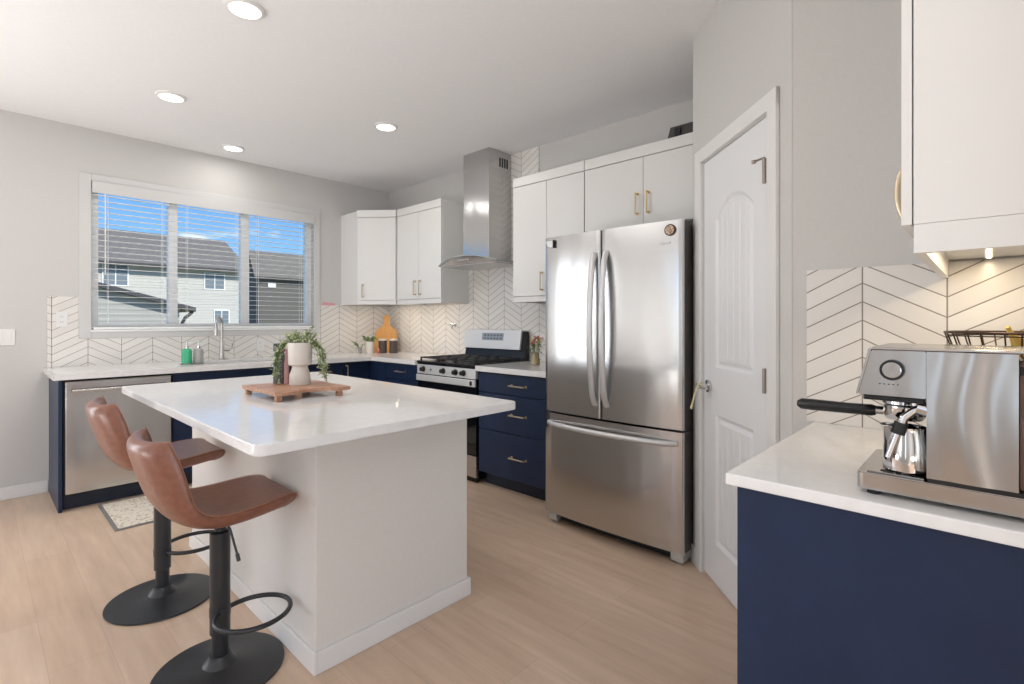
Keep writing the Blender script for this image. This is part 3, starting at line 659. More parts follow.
# ---------------------------------------------------------------- range hood
Hd = thing('range_hood', 'stainless steel chimney range hood with curved canopy above the range', 'range hood', (3.1, 3.25, 1.75))
bm = bm_new(); box(bm, 3.0, RX-.011, 3.092, 3.424, 1.80, 2.25, .002); box(bm, 3.003, RX-.011, 3.095, 3.421, 2.25, H-.002, .002); obj('chimney', bm, 'steelv', Hd)
bm = bm_new()
for k in range(4): box(bm, 3.13+k*.03, 3.146+k*.03, 3.0925, 3.0948, 2.60, 2.68)
obj('vent_slots', bm, 'gasket', Hd)
def canopy(t): return 1.752 + .058*(1-t*t)
bm = bm_new(); n_ = 28; yc = 3.245; hw = .378; top = []; bot = []; topi = []; boti = []
for i in range(n_+1):
    t_ = -1+2*i/n_; y = yc+hw*t_; xf = 2.80+.075*t_*t_; z = canopy(t_)
    top.append([bm.verts.new((xf, y, z)), bm.verts.new((RX-.012, y, z))]); bot.append([bm.verts.new((xf, y, z-.006)), bm.verts.new((RX-.012, y, z-.006))])
for i in range(n_):
    bm.faces.new((top[i][0], top[i+1][0], top[i+1][1], top[i][1])); bm.faces.new((bot[i][0], bot[i][1], bot[i+1][1], bot[i+1][0]))
    bm.faces.new((top[i][0], bot[i][0], bot[i+1][0], top[i+1][0])); bm.faces.new((top[i][1], top[i+1][1], bot[i+1][1], bot[i][1]))
for i in (0, n_): bm.faces.new((top[i][0], top[i][1], bot[i][1], bot[i][0]))
bmesh.ops.recalc_face_normals(bm, faces=bm.faces[:]); obj('canopy', bm, 'hoodglass', Hd, smooth=30)
bm = bm_new(); P = []
for i in range(21):
    t_ = -1+2*i/20; P.append((yc+hw*.97*t_, canopy(t_*.97)-.008))
P = [(yc+hw*.97, 1.742), (yc-hw*.97, 1.742)] + P
fs = prism(bm, P, 2.86, RX-.012, 'yz'); 
for v in bm.verts:
    if v.co.x < 2.9: v.co.x = 2.845+.06*((v.co.y-yc)/hw)**2
cb_ = obj('canopy_body', bm, 'steel', Hd, smooth=30)
bm = bm_new()
for k in range(5): lathe(bm, [(.007, 2.8452), (.007, 2.838)], (0, yc-.06+k*.03, 1.776), 10, 'x')
obj('button', bm, 'pale_grey', Hd)
bm = bm_new(); box(bm, 2.90, 3.25, yc-.3, yc+.3, 1.738, 1.7418); obj('filter', bm, 'pale_grey', Hd)

# ---------------------------------------------------------------- refrigerator
F = thing('refrigerator', 'large stainless steel french door refrigerator with bottom freezer', 'refrigerator', (2.85, 1.575, 0))
y0, y1 = 1.122, 2.030; ym = 1.603
obj('body', B(2.560, 3.27, y0+.012, y1-.012, .03, 1.752, .004), 'fridgeside', F)
def fx_(y): return 2.440+.020*((y-(y0+y1)/2)/.454)**2
def fpanel(a, b, z0, z1):
    bm = bm_new(); n = 14; P = []
    pts = []
    for i in range(n+1):
        y = b+(a-b)*i/n; e = min(y-a, b-y); rr = .012
        pts.append((fx_(y)+(rr-math.sqrt(max(0, rr*rr-(rr-e)**2)) if e < rr else 0), y))
    # finer rounding at both ends
    ext = []
    for s, yy in ((1, b), (-1, a)):
        for k in range(1, 5):
            e = .012*(1-math.cos(k*PI/10)); y = yy - s*e; ext.append((fx_(y)+(.012-math.sqrt(.012**2-(.012-e)**2)), y))
    pts = sorted(pts+ext, key=lambda p: -p[1]); prism(bm, [(2.470, a), (2.470, b)]+pts, z0, z1); bmesh.ops.recalc_face_normals(bm, faces=bm.faces[:]); return bm
dl = obj('door', fpanel(ym+.003, y1, .700, 1.775), 'steelv', F, smooth=30)
drt = obj('door', fpanel(y0, ym-.003, .700, 1.775), 'steelv', F, smooth=30)
fz = obj('freezer_drawer', fpanel(y0, y1, .070, .688), 'steelv', F, smooth=30)
for o_, a_, b_, za, zb_ in ((dl, ym+.003, y1, .700, 1.775), (drt, y0, ym-.003, .700, 1.775), (fz, y0, y1, .070, .688)): obj('door_liner', B(2.4705, 2.548, a_+.001, b_-.001, za+.001, zb_-.001, .003), 'fridgeside', o_)
for o_, yh in ((dl, ym+.040), (drt, ym-.038)):
    bm = bm_new(); pts = []
    for k in range(17):
        s = k/16; z = .775+s*.875; pts.append((fx_(yh)-.004-.052*math.sin(PI*min(1, max(0, s)))**.55 if 0 < k < 16 else fx_(yh)+.002, yh, z))
    tube(bm, pts, .010, 14, flat=1.9); h_ = obj('handle', bm, 'pale_grey', o_, smooth=60)
bm = bm_new(); pts = []
for k in range(17):
    s = k/16; y = y0+.035+s*.838; pts.append((fx_(y)-.004-.05*math.sin(PI*s)**.5 if 0 < k < 16 else fx_(y)+.002, y, .628))
tube(bm, pts, .015, 12); obj('handle', bm, 'pale_grey', fz, smooth=60)
bm = bm_new(); box(bm, 2.50, 2.62, y0+.02, y0+.10, 1.7525, 1.772, .006); box(bm, 2.50, 2.62, y1-.10, y1-.02, 1.7525, 1.772, .006); obj('hinge_cover', bm, 'fridgeside', F)
obj('base_grille', B(2.52, 2.57, y0+.05, y1-.05, .012, .068), 'gasket', F)
for a in (y0+.01, y1-.08):
    bm = bm_new(); box(bm, 2.475, 2.58, a, a+.07, .018, .062, .006); lathe(bm, [(.018, 0), (.018, .018)], (2.515, a+.035, 0), 14); obj('foot', bm, 'pale_grey', F)
# small maker's wordmark, too fine to read well in the photo
tc_ = bpy.data.curves.new('wordmark', 'FONT'); tc_.body = 'Whirlpool'; tc_.size = .022; tc_.extrude = .0004; tc_.align_x = 'CENTER'
to_ = bpy.data.objects.new('tmp', tc_); col.objects.link(to_); bpy.context.view_layer.update()
me = bpy.data.meshes.new_from_object(to_); bpy.data.objects.remove(to_)
me.transform(Matrix.Translation((fx_(1.235)-.0015, 1.235, 1.655)) @ Matrix.Rotation(-PI/2, 4, 'Z') @ Matrix.Rotation(PI/2, 4, 'X'))
me.transform(Matrix.Translation((-2.85, -1.575, 0))); me.materials.clear(); me.materials.append(M['chrome'])
wm = bpy.data.objects.new('wordmark', me); col.objects.link(wm); wm.parent = drt
# magnets
mg = thing('fridge_magnet', 'round picture magnet near the top right of the fridge door', 'magnet', (fx_(1.19), 1.19, 1.725))
bm = bm_new(); lathe(bm, [(.030, fx_(1.19)-.0006), (.030, fx_(1.19)-.007), (.025, fx_(1.19)-.009)], (0, 1.19, 1.725), 28, 'x'); obj('rim', bm, 'bronze', mg, smooth=True)
bm = bm_new(); lathe(bm, [(.024, fx_(1.19)-.0091), (.023, fx_(1.19)-.0105)], (0, 1.19, 1.725), 28, 'x'); obj('picture', bm, 'graphic', mg)
mg = thing('magnetic_clip', 'small grey and black magnetic clip at the top left of the fridge door', 'clip', (fx_(1.97), 1.97, 1.74))
bm = bm_new(); xx = fx_(1.965); prism(bm, [(2.005, 1.752), (1.952, 1.752), (1.952, 1.712), (1.982, 1.712), (1.998, 1.726)], xx-.012, xx-.0005, 'yz'); obj('clip_body', bm, 'pale_grey', mg)
obj('clip_grip', B(xx-.016, xx-.0012, 1.944, 1.9515, 1.708, 1.755), 'gasket', mg)
# dark case on top of the bridge cabinet
cs = thing('storage_case', 'dark latched case lying on top of the cabinet above the fridge', 'case', (3.07, 1.28, ZU1))
bm = bm_new(); prism(bm, [(1.10+.06, ZU1+.0005), (1.462, ZU1+.0005), (1.44, ZU1+.075), (1.16, ZU1+.075)], 2.97, 3.2, 'yz'); obj('body', bm, 'tray_dark', cs)
obj('latch', B(2.958, 2.9695, 1.37, 1.41, ZU1+.012, ZU1+.062, .003), 'gasket', cs)

# ---------------------------------------------------------------- bar stools
def make_stool(label, ring_deg, group=None):
    s = thing('bar_stool', label, 'bar stool', (0, 0, 0), group)
    bm = bm_new(); lathe(bm, [(.208, 0), (.212, .004), (.211, .009), (.15, .014), (.09, .020), (.055, .030), (.038, .048), (.034, .062)], n=64); obj('base', bm, 'black', s, smooth=30, world=False)
    bm = bm_new(); lathe(bm, [(.027, .06), (.027, .14)], n=24); obj('lower_post', bm, 'black', s, smooth=30, world=False)
    bm = bm_new(); lathe(bm, [(.030, .135), (.033, .139), (.033, .50), (.020, .505), (.020, .56)], n=28); obj('post', bm, 'black', s, smooth=30, world=False)
    bm = bm_new(); box(bm, -.06, .06, -.06, .06, .543, .556, .004); obj('seat_plate', bm, 'black', s, world=False)
    bm = bm_new(); a = math.radians(ring_deg); cc = .128; rr = .122
    pts = []
    for k in range(36):
        th = a + PI + math.radians(12) + k*math.radians(336)/35
        pts.append((cc*math.cos(a)+rr*math.cos(th), cc*math.sin(a)+rr*.92*math.sin(th), .215))
    tube(bm, pts, .0085, 10); lathe(bm, [(.0345, .20), (.0345, .23)], n=24); obj('foot_ring', bm, 'black', s, smooth=40, world=False)
    bm = bm_new(); tube(bm, [(0, -.03, .55), (.006, -.085, .53), (.020, -.12, .44)], .004, 8); tube(bm, [(.0185, -.117, .45), (.022, -.124, .425)], .0065, 8); obj('height_lever', bm, 'black', s, smooth=True, world=False)
    # shell: profile front lip -> seat -> bend -> back top ; (x, z, half width, side lift)
    prof = [(.200, .588, .135, .0), (.207, .602, .145, .0), (.202, .619, .152, .0), (.184, .629, .168, .0), (.14, .628, .188, .002), (.05, .616, .203, .005), (-.04, .607, .207, .010),
            (-.10, .610, .208, .018), (-.150, .633, .207, .030), (-.182, .680, .203, .042), (-.202, .740, .196, .050), (-.220, .800, .187, .052), (-.234, .850, .172, .048), (-.240, .878, .150, .040)]
    nv = 14
    def surf(i, v):
        x, z, hw, lift = prof[i]
        j0 = max(0, i-1); j1 = min(len(prof)-1, i+1); tx, tz = prof[j1][0]-prof[j0][0], prof[j1][1]-prof[j0][1]
        l = math.hypot(tx, tz); nx_, nz_2 = tz/l, -tx/l   # inner normal (up on the seat, forward on the back)
        if nz_2 < -0.2: nx_, nz_2 = -nx_, -nz_2
        w = lift*abs(v)**2.4
        return Vector((x+nx_*w, hw*v, z+nz_2*w)), Vector((nx_, 0, nz_2))
    lipout = [(.190, .580), (.182, .578), (.172, .577), (.155, .577)]
    bm = bm_new(); inn = []; out = []
    for i in range(len(prof)):
        ri = []; ro = []
        for k in range(nv+1):
            v = -1+2*k/nv; p, n = surf(i, v); edge = 1-abs(v)**8*.2
            th = .048*edge*(.8 if i in (0, len(prof)-1) else 1)
            ri.append(bm.verts.new(p)); q_ = p-n*th
            if i < 4: q_ = Vector((lipout[i][0], p.y, lipout[i][1]))
            ro.append(bm.verts.new(q_+Vector((0, -.012*v*abs(v)**3, 0))))
        inn.append(ri); out.append(ro)
    for i in range(len(prof)-1):
        for k in range(nv):
            bm.faces.new((inn[i][k], inn[i][k+1], inn[i+1][k+1], inn[i+1][k])); bm.faces.new((out[i][k], out[i+1][k], out[i+1][k+1], out[i][k+1]))
        bm.faces.new((inn[i][0], inn[i+1][0], out[i+1][0], out[i][0])); bm.faces.new((inn[i][nv], out[i][nv], out[i+1][nv], inn[i+1][nv]))
    for k in range(nv):
        bm.faces.new((inn[0][k], out[0][k], out[0][k+1], inn[0][k+1])); bm.faces.new((inn[-1][k], inn[-1][k+1], out[-1][k+1], out[-1][k]))
    bmesh.ops.recalc_face_normals(bm, faces=bm.faces[:])
    st = obj('seat', bm, 'leather', s, smooth=180, world=False, sub=2)
    for sd in (-1, 1):
        pts = [surf(i, sd*.935)[0]+surf(i, sd)[1]*.0005 for i in range(1, len(prof))]
        # smooth the seam
        P = []
        for i in range(len(pts)-1):
            for q in range(3): P.append(pts[i].lerp(pts[i+1], q/3))
        P.append(pts[-1])
        for _ in range(3): P = [P[0]]+[(P[i-1]+P[i]*2+P[i+1])/4 for i in range(1, len(P)-1)]+[P[-1]]
        bm = bm_new(); tube(bm, P, .0014, 6); obj('seam', bm, 'stitch', st, smooth=True, world=False)
    return s
s1_ = make_stool('brown leather bar stool nearest the camera on a black round base', -52)
s1_.location = (.607, 2.015, 0)
s2_ = make_stool('brown leather bar stool further back toward the dishwasher', 0)
s2_.location = (.585, 2.725, 0)
for ch in [o for o in bpy.data.objects if o.parent == s2_ and o.name.split('.')[0] in ('seat', 'seat_plate', 'height_lever')]: ch.location.z = .04   # gas lift raised a little
for ch in [o for o in bpy.data.objects if o.parent in (s1_, s2_) and o.name.split('.')[0] == 'seat']: ch.location.x = .012

# ---------------------------------------------------------------- rug
rg = thing('kitchen_rug', 'small patterned beige and grey rug in front of the dishwasher', 'rug', (1.2, 4.1, 0))
obj('border', B(.575, 1.85, 3.79, 4.41, .0006, .006, .002), 'rugedge', rg); obj('pile', B(.595, 1.83, 3.81, 4.39, .0062, .009, .001), 'rug', rg)

# ---------------------------------------------------------------- ceiling lights
lights = [((.879, 2.564), 'round recessed ceiling light nearest the camera at the top of the picture'), ((.889, 3.922), 'round recessed ceiling light at the left above the dishwasher side'),
          ((1.518, 4.70), 'small round recessed ceiling light closest above the kitchen window'), ((2.146, 3.335), 'round recessed ceiling light in front of the range hood')]
for (x, y), lb in lights:
    t_ = thing('ceiling_light', lb, 'ceiling light', (x, y, H-.02), 'recessed ceiling lights')
    bm = bm_new(); lathe(bm, [(.085, H-.0005), (.085, H-.010), (.077, H-.014), (.070, H-.014), (.069, H-.008)], (x, y, 0), 36, cap=False); obj('trim_ring', bm, 'plastic', t_, smooth=True)
    bm = bm_new(); lathe(bm, [(.069, H-.006), (.069, H-.011)], (x, y, 0), 36); obj('diffuser', bm, 'lampglow', t_)
    lamp('ceiling_glow', 'AREA', (x, y, H-.02), (0, 0, 0), POT_W*(.4 if y > 4.5 else 1), (1, .975, .94), shape='DISK', size=.13)
for x, y in ((-.9, 1.0), (-.9, -1.2), (.3, -1.4), (-1.2, 3.2)):  # unseen recessed lights, added as extra fill
    bm = bm_new(); lathe(bm, [(.085, H-.0005), (.085, H-.012), (.069, H-.012)], (x, y, 0), 24)
    tag(obj('ceiling_light', bm, 'lampglow'), 'added unseen round ceiling light behind the camera, for fill', 'ceiling light', 'added fill lights behind the camera')
    lamp('ceiling_glow', 'AREA', (x, y, H-.02), (0, 0, 0), POT_W*.35, (1, .975, .94), shape='DISK', size=.13)

# ---------------------------------------------------------------- plates on the walls
sw = thing('light_switch', 'white double rocker light switch on the wall left of the counter', 'switch', (.14, WY, 1.14))
obj('cover_plate', B(.085, .200, WY-.007, WY-.0002, 1.085, 1.20, .003), 'plastic', sw)
for x in (.118, .164): obj('rocker', B(x-.015, x+.015, WY-.0105, WY-.0072, 1.11, 1.175, .002), 'plastic', sw)
def outlet(label, x, z):
    o = thing('wall_outlet', label, 'outlet', (x, WY-.01, z))
    pl = obj('cover_plate', B(x-.035, x+.035, WY-.016, WY-.0102, z-.057, z+.057, .003), 'trim', o)
    bm = bm_new()
    for s in (-.02, .02):
        for q in (-.006, .006): box(bm, x+q-.001, x+q+.001, WY-.0166, WY-.0161, z+s-.005, z+s+.005)
    obj('slots', bm, 'displaytext', pl)
outlet('white wall outlet on the tile at the far left of the counter', .447, 1.27); outlet('white wall outlet on the tile right of the faucet', 1.86, 1.03)
bm = bm_new()
for k in range(3):
    x = 2.50+k*.045; prism(bm, [(x-.026, 1.4205), (x+.026, 1.4205), (x+.018, 1.445), (x, 1.462-(k != 0)*.012-(k == 2)*.004), (x-.018, 1.445)], WY-.010, WY-.002, 'xz')
bmesh.ops.recalc_face_normals(bm, faces=bm.faces[:])
tag(obj('wall_ornament', bm, 'petalp'), 'small pink ornament above the tile right of the window', 'ornament')
hk = thing('pot_filler_valve', 'small chrome valve on the tile left of the range backguard', 'valve', (RX, 3.86, 1.22))
bm = bm_new(); lathe(bm, [(.024, RX-.0105), (.024, RX-.018), (.012, RX-.022), (.012, RX-.055)], (0, 3.86, 1.22), 16, 'x'); obj('flange', bm, 'chrome', hk, smooth=True)
bm = bm_new(); tube(bm, [(RX-.05, 3.86, 1.22), (RX-.055, 3.86, 1.18)], .008, 8); box(bm, RX-.065, RX-.05, 3.83, 3.89, 1.215, 1.23, .003); obj('lever', bm, 'chrome', hk)

# ---------------------------------------------------------------- faucet and soap bottles
fc = thing('kitchen_faucet', 'brushed steel gooseneck faucet at the sink under the window', 'faucet', (1.50, 4.93, .915))
bm = bm_new(); lathe(bm, [(.028, .9155), (.028, .925), (.020, .932), (.0185, 1.08), (.016, 1.085)], (1.50, 4.93, 0), 20); obj('body', bm, 'steel', fc, smooth=True)
pts = [(1.50, 4.93, 1.06), (1.50, 4.93, 1.22)]; dx, dy = -.62, -.78
for k in range(1, 13):
    a = PI*k/12*1.0; r_ = .062; pts.append((1.50+dx*r_*(1-math.cos(a)), 4.93+dy*r_*(1-math.cos(a)), 1.22+r_*1.15*math.sin(a)))
bm = bm_new(); tube(bm, pts, .0115, 12); obj('spout', bm, 'steel', fc, smooth=True)
ex, ey, ez = pts[-1]; bm = bm_new(); tube(bm, [(ex, ey, ez+.004), (ex, ey, ez-.03), (ex, ey, ez-.085), (ex, ey, ez-.09)], [.0125, .015, .017, .013], 14); obj('spray_head', bm, 'steel', fc, smooth=True)
bm = bm_new(); tube(bm, [(1.515, 4.93, 1.0), (1.56, 4.925, 1.0)], .012, 10); tube(bm, [(1.558, 4.925, 1.0), (1.575, 4.92, 1.012), (1.578, 4.91, 1.06)], .006, 8); obj('lever', bm, 'steel', fc, smooth=True)
st_ = thing('soap_tray', 'small clear tray under the two soap bottles', 'tray', (1.22, 4.62, .915)); st_['label'] = 'small tray under the two soap bottles beside the sink'
bm = bm_new(); lathe(bm, [(.09, .9155), (.095, .922), (.088, .923), (.086, .919), (.01, .919)], (0, 0, 0), 28)
for v in bm.verts: v.co.x = 1.188+v.co.x*.92+.0; v.co.y = 4.60+v.co.y*.55
obj('dish', bm, 'clearsoap', st_, smooth=True)
def bottle(label, x, y, m):
    b = thing('soap_bottle', label, 'soap bottle', (x, y, .9195))
    bm = bm_new(); lathe(bm, [(.030, .9196), (.036, .925), (.036, 1.02), (.028, 1.034), (.014, 1.04)], (x, y, 0), 24); obj('body', bm, m, b, smooth=True)
    bm = bm_new(); lathe(bm, [(.015, 1.0405), (.015, 1.056), (.006, 1.058), (.005, 1.085), (.010, 1.087), (.010, 1.094)], (x, y, 0), 16); tube(bm, [(x, y, 1.09), (x+.03, y-.03, 1.086)], .004, 8); obj('pump', bm, 'chrome', b, smooth=True)
bottle('green soap pump bottle beside the sink', 1.149, 4.60, 'greensoap'); bottle('clear grey soap pump bottle right of the green one', 1.229, 4.60, 'clearsoap')

# ---------------------------------------------------------------- leaves
def leaf(bm, p, d, L, w, up=Vector((0, 0, 1))):
    d = Vector(d).normalized(); s = d.cross(up); s = s.normalized() if s.length > .01 else Vector((1, 0, 0)); u = s.cross(d)
    a = bm.verts.new(p); b = bm.verts.new(p+d*L*.5+s*w/2+u*L*.05); c = bm.verts.new(p+d*L); e_ = bm.verts.new(p+d*L*.5-s*w/2+u*L*.05); m_ = bm.verts.new(p+d*L*.5-u*L*.04)
    bm.faces.new((a, b, m_)); bm.faces.new((b, c, m_)); bm.faces.new((c, e_, m_)); bm.faces.new((e_, a, m_))
def rv(s=1): return Vector((random.uniform(-1, 1), random.uniform(-1, 1), random.uniform(-1, 1)))*s

# ---------------------------------------------------------------- wooden riser on the island with its things
tr_ = thing('wooden_riser', 'live-edge wooden riser tray with short legs on the island', 'tray', (1.0, 2.32, .92))
bm = bm_new(); zt_ = .960
P = [(.850, 2.515), (.846, 2.40), (.853, 2.28), (.850, 2.140), (.90, 2.132), (.945, 2.142), (.960, 2.170), (1.0, 2.176), (1.05, 2.160), (1.085, 2.142), (1.12, 2.118), (1.175, 2.116), (1.180, 2.16), (1.172, 2.28), (1.178, 2.40), (1.168, 2.51), (1.08, 2.518), (.96, 2.512)]
prism(bm, P, zt_-.015, zt_); obj('board', bm, 'wood', tr_)
for x, y in ((.870, 2.158), (.967, 2.19), (1.135, 2.145), (.870, 2.49), (1.145, 2.485)): obj('leg', B(x-.012, x+.012, y-.012, y+.012, .9203, zt_-.0152, .002), 'wood', tr_)
def vine(bm, st, start, d0, length, droop, leafsize):
    p = Vector(start); d = Vector(d0).normalized(); pts = [p.copy()]; n = int(length/.016)
    for i in range(n):
        d = (d+Vector((0, 0, -droop))+rv(.12)).normalized(); q = p+d*.016
        if q.z < zlim: break
        p = q; pts.append(p.copy())
        for _ in range(2): leaf(bm, p+rv(.003), (rv(1)+d*.3+Vector((0, 0, .2))), leafsize*random.uniform(.7, 1.2), leafsize*.55)
    if len(pts) > 1: tube(st, pts, .0014, 4)
zlim = .965
pl_ = thing('potted_plant', 'trailing variegated plant in a cream pedestal planter on the wooden riser', 'potted plant', (1.045, 2.345, zt_))
bm = bm_new(); prof = [(.046, zt_+.0005), (.048, zt_+.004), (.044, zt_+.05), (.034, zt_+.083), (.036, zt_+.088), (.050, zt_+.094), (.0525, zt_+.10), (.0545, zt_+.195), (.051, zt_+.197), (.048, zt_+.18), (.01, zt_+.178)]
lathe(bm, prof, (1.045, 2.345, 0), 40); obj('planter', bm, 'ceramic', pl_, smooth=35)
bm = bm_new(); lathe(bm, [(.0475, zt_+.1785), (.047, zt_+.186), (.01, zt_+.19)], (1.045, 2.345, 0), 24); obj('soil', bm, 'soil', pl_)
lf = bm_new(); sm = bm_new(); top_ = Vector((1.045, 2.345, zt_+.19))
for k in range(40):
    a = random.uniform(0, 2*PI); r_ = random.uniform(0, .04)
    vine(lf, sm, top_+Vector((r_*math.cos(a), r_*math.sin(a), -.005)), (math.cos(a)*.7, math.sin(a)*.7, random.uniform(.8, 1.6)), random.uniform(.04, .085), .10, .024)
for k in range(22):
    a = random.choice([math.radians(-35), math.radians(140), math.radians(-50), math.radians(155)])+random.uniform(-.35, .35)
    vine(lf, sm, top_+Vector((.046*math.cos(a), .046*math.sin(a), .004)), (math.cos(a)*.75, math.sin(a)*.75, .55), random.uniform(.08, .25), .55, .024)
obj('foliage', lf, 'leaf', pl_); obj('stems', sm, 'stem', pl_)
b = thing('spray_bottle', 'smoky grey bottle with a black cap behind the planter on the riser', 'bottle', (.995, 2.455, zt_))
bm = bm_new(); lathe(bm, [(.026, zt_+.0005), (.028, zt_+.005), (.026, zt_+.12), (.022, zt_+.145), (.02, zt_+.15)], (.995, 2.455, 0), 24); obj('body', bm, 'greysmoke', b, smooth=True)
bm = bm_new(); lathe(bm, [(.024, zt_+.1505), (.026, zt_+.155), (.027, zt_+.185), (.023, zt_+.19)], (.995, 2.455, 0), 24); obj('cap', bm, 'blackm', b, smooth=True)
b = thing('pink_bottle', 'slim pink bottle between the planter and the black-capped bottle', 'bottle', (1.010, 2.410, zt_))
bm = bm_new(); lathe(bm, [(.011, zt_+.0005), (.012, zt_+.004), (.011, zt_+.10), (.007, zt_+.12), (.007, zt_+.145)], (1.010, 2.410, 0), 20); obj('body', bm, 'pink', b, smooth=True)
bm = bm_new(); lathe(bm, [(.008, zt_+.1455), (.008, zt_+.165)], (1.010, 2.410, 0), 16); obj('cap', bm, 'petalp', b, smooth=True)

# ---------------------------------------------------------------- things in the counter corner
ZC = .9152
cb = bm_new(); shape = []
for x, z in ((-.118, 0), (.118, 0), (.122, .05), (.120, .20), (.105, .245), (.060, .275), (.036, .300), (.028, .33), (.030, .365), (.034, .385), (.026, .405), (0, .413)): shape.append((x, z))
shape += [(-x, z) for x, z in reversed(shape[2:-1])]
prism(cb, shape, -.009, .009, 'xz'); bmesh.ops.recalc_face_normals(cb, faces=cb.faces[:])
mt = Matrix.Translation((3.10, 4.83, ZC+.004)) @ Matrix.Rotation(math.radians(-45), 4, 'Z') @ Matrix.Rotation(math.radians(-13), 4, 'X')
cbo = thing('cutting_board', 'tall bamboo paddle board leaning in the counter corner', 'cutting board', (3.10, 4.83, ZC))
for v in cb.verts: v.co = mt @ v.co
obj('paddle', cb, 'boardwood', cbo)
def canister(label, x, y):
    c = thing('canister', label, 'canister', (x, y, ZC), 'dark canisters in the counter corner')
    bm = bm_new(); lathe(bm, [(.042, ZC), (.044, ZC+.004), (.044, ZC+.130), (.042, ZC+.132)], (x, y, 0), 28); obj('body', bm, 'darkcan', c, smooth=True)
    bm = bm_new(); lathe(bm, [(.044, ZC+.1325), (.046, ZC+.136), (.045, ZC+.150), (.01, ZC+.152)], (x, y, 0), 28); obj('lid', bm, 'ceramic', c, smooth=True)
canister('dark canister with pale lid, left of the pair in the counter corner', 2.985, 4.70); canister('dark canister with pale lid, right of the pair in the counter corner', 3.065, 4.615)
def pot(name, label, x, y, r, h, m, ls, n, L, deep='leafdark'):
    global zlim
    zlim = ZC+.01
    c = thing(name, label, 'potted plant', (x, y, ZC))
    bm = bm_new(); lathe(bm, [(r*.8, ZC), (r*.85, ZC+.003), (r, ZC+h), (r*.92, ZC+h), (r*.9, ZC+h*.9), (.005, ZC+h*.9)], (x, y, 0), 28); obj('pot', bm, m, c, smooth=True)
    lf = bm_new(); sm = bm_new()
    for k in range(n):
        a = random.uniform(0, 2*PI); vine(lf, sm, (x+r*.5*math.cos(a), y+r*.5*math.sin(a), ZC+h*.92), (math.cos(a)*.7, math.sin(a)*.7, 1.3), L*random.uniform(.6, 1.1), .16, ls)
    obj('foliage', lf, deep, c); obj('stems', sm, 'stem', c); return c
pot('potted_plant', 'small green herb in a white pot left of the dark canisters', 2.885, 4.79, .045, .125, 'whitepot', .030, 16, .08)
pot('potted_vine', 'little drooping vine in a small glass jar at the left of the counter corner group', 2.80, 4.84, .024, .06, 'clearsoap', .024, 6, .10)
bm = bm_new(); lathe(bm, [(.018, ZC), (.022, ZC+.012), (.02, ZC+.04), (.01, ZC+.052), (.004, ZC+.06)], (2.925, 4.695, 0), 18); tag(obj('small_jar', bm, 'terracotta', smooth=True), 'tiny terracotta jar between the white pot and the dark canisters', 'jar')

# vase of flowers right of the range
v_ = thing('flower_vase', 'small glass vase of coral and yellow flowers on the short counter by the fridge', 'flower vase', (2.99, 2.56, ZC))
bm = bm_new(); lathe(bm, [(.026, ZC), (.034, ZC+.006), (.036, ZC+.04), (.026, ZC+.065), (.030, ZC+.095), (.028, ZC+.095), (.024, ZC+.066), (.005, ZC+.01)], (2.99, 2.56, 0), 28); obj('vase', bm, mat('amber_glass', s2l(196, 178, 140), .1, trans=.3), v_, smooth=True)
st2 = bm_new(); lf = bm_new(); pet = {'petalr': bm_new(), 'petaly': bm_new(), 'petalp': bm_new()}
for k in range(20):
    a = random.uniform(0, 2*PI); rr = random.uniform(.01, .065); hh = random.uniform(.13, .215)
    tip = Vector((2.99+rr*math.cos(a), 2.56+rr*math.sin(a), ZC+hh)); tube(st2, [(2.99+.01*math.cos(a), 2.56+.01*math.sin(a), ZC+.03), tuple(tip)], .0015, 4)
    for q in range(3): leaf(lf, tip-Vector((0, 0, .02+.02*q))+rv(.006), rv(1)+Vector((math.cos(a), math.sin(a), .3)), .035, .013)
    pm = pet[['petalr', 'petaly', 'petalp'][k % 3]]
    for q in range(9): leaf(pm, tip, rv(1)+Vector((0, 0, .6)), .02, .012)
obj('stems', st2, 'stem', v_); obj('leaves', lf, 'leafdark', v_)
for k_, b_ in pet.items(): obj('blossoms', b_, k_, v_)

# ---------------------------------------------------------------- espresso machine
E_ = thing('espresso_machine', 'brushed steel espresso machine with black portafilter on the right counter', 'espresso machine', (1.33, .05, .915))
X0, X1 = 1.210, 1.455; zb = .915
bm = bm_new(); P = []
r = .012
for cx_, cy_, a0 in ((X1-r, .192-r, 0), (X0+r, .192-r, 90)):
    for k in range(5): a = math.radians(a0+k*22.5); P.append((cx_+r*math.cos(a), cy_+r*math.sin(a)))
P += [(X0, -.105), (X1, -.105)]
prism(bm, P, zb+.010, zb+.042); bmesh.ops.recalc_face_normals(bm, faces=bm.faces[:]); es = [e for e in bm.edges if min(e.verts[0].co.z, e.verts[1].co.z) > zb+.04]; bmesh.ops.bevel(bm, geom=es, offset=.002, segments=2, affect='EDGES'); obj('base', bm, 'steelh', E_, smooth=35)
for x in (X0+.02, X1-.02):
    for y in (.165, -.085): bm = bm_new(); lathe(bm, [(.012, zb), (.012, zb+.010)], (x, y, 0), 14); obj('foot', bm, 'gasket', E_)
bm = bm_new(); box(bm, X0+.012, X1-.012, .088, .176, zb+.0425, zb+.045); dt = obj('drip_grate', bm, 'steelh', E_)
bm = bm_new()
for i in range(6):
    for j in range(3): box(bm, X0+.022+i*.034, X0+.036+i*.034, .100+j*.024, .108+j*.024, zb+.0451, zb+.0456)
obj('drain_slots', bm, 'gasket', dt)
obj('rear_gap', B(X0+.004, X1-.004, -.095, .082, zb+.0425, zb+.050), 'gasket', E_)
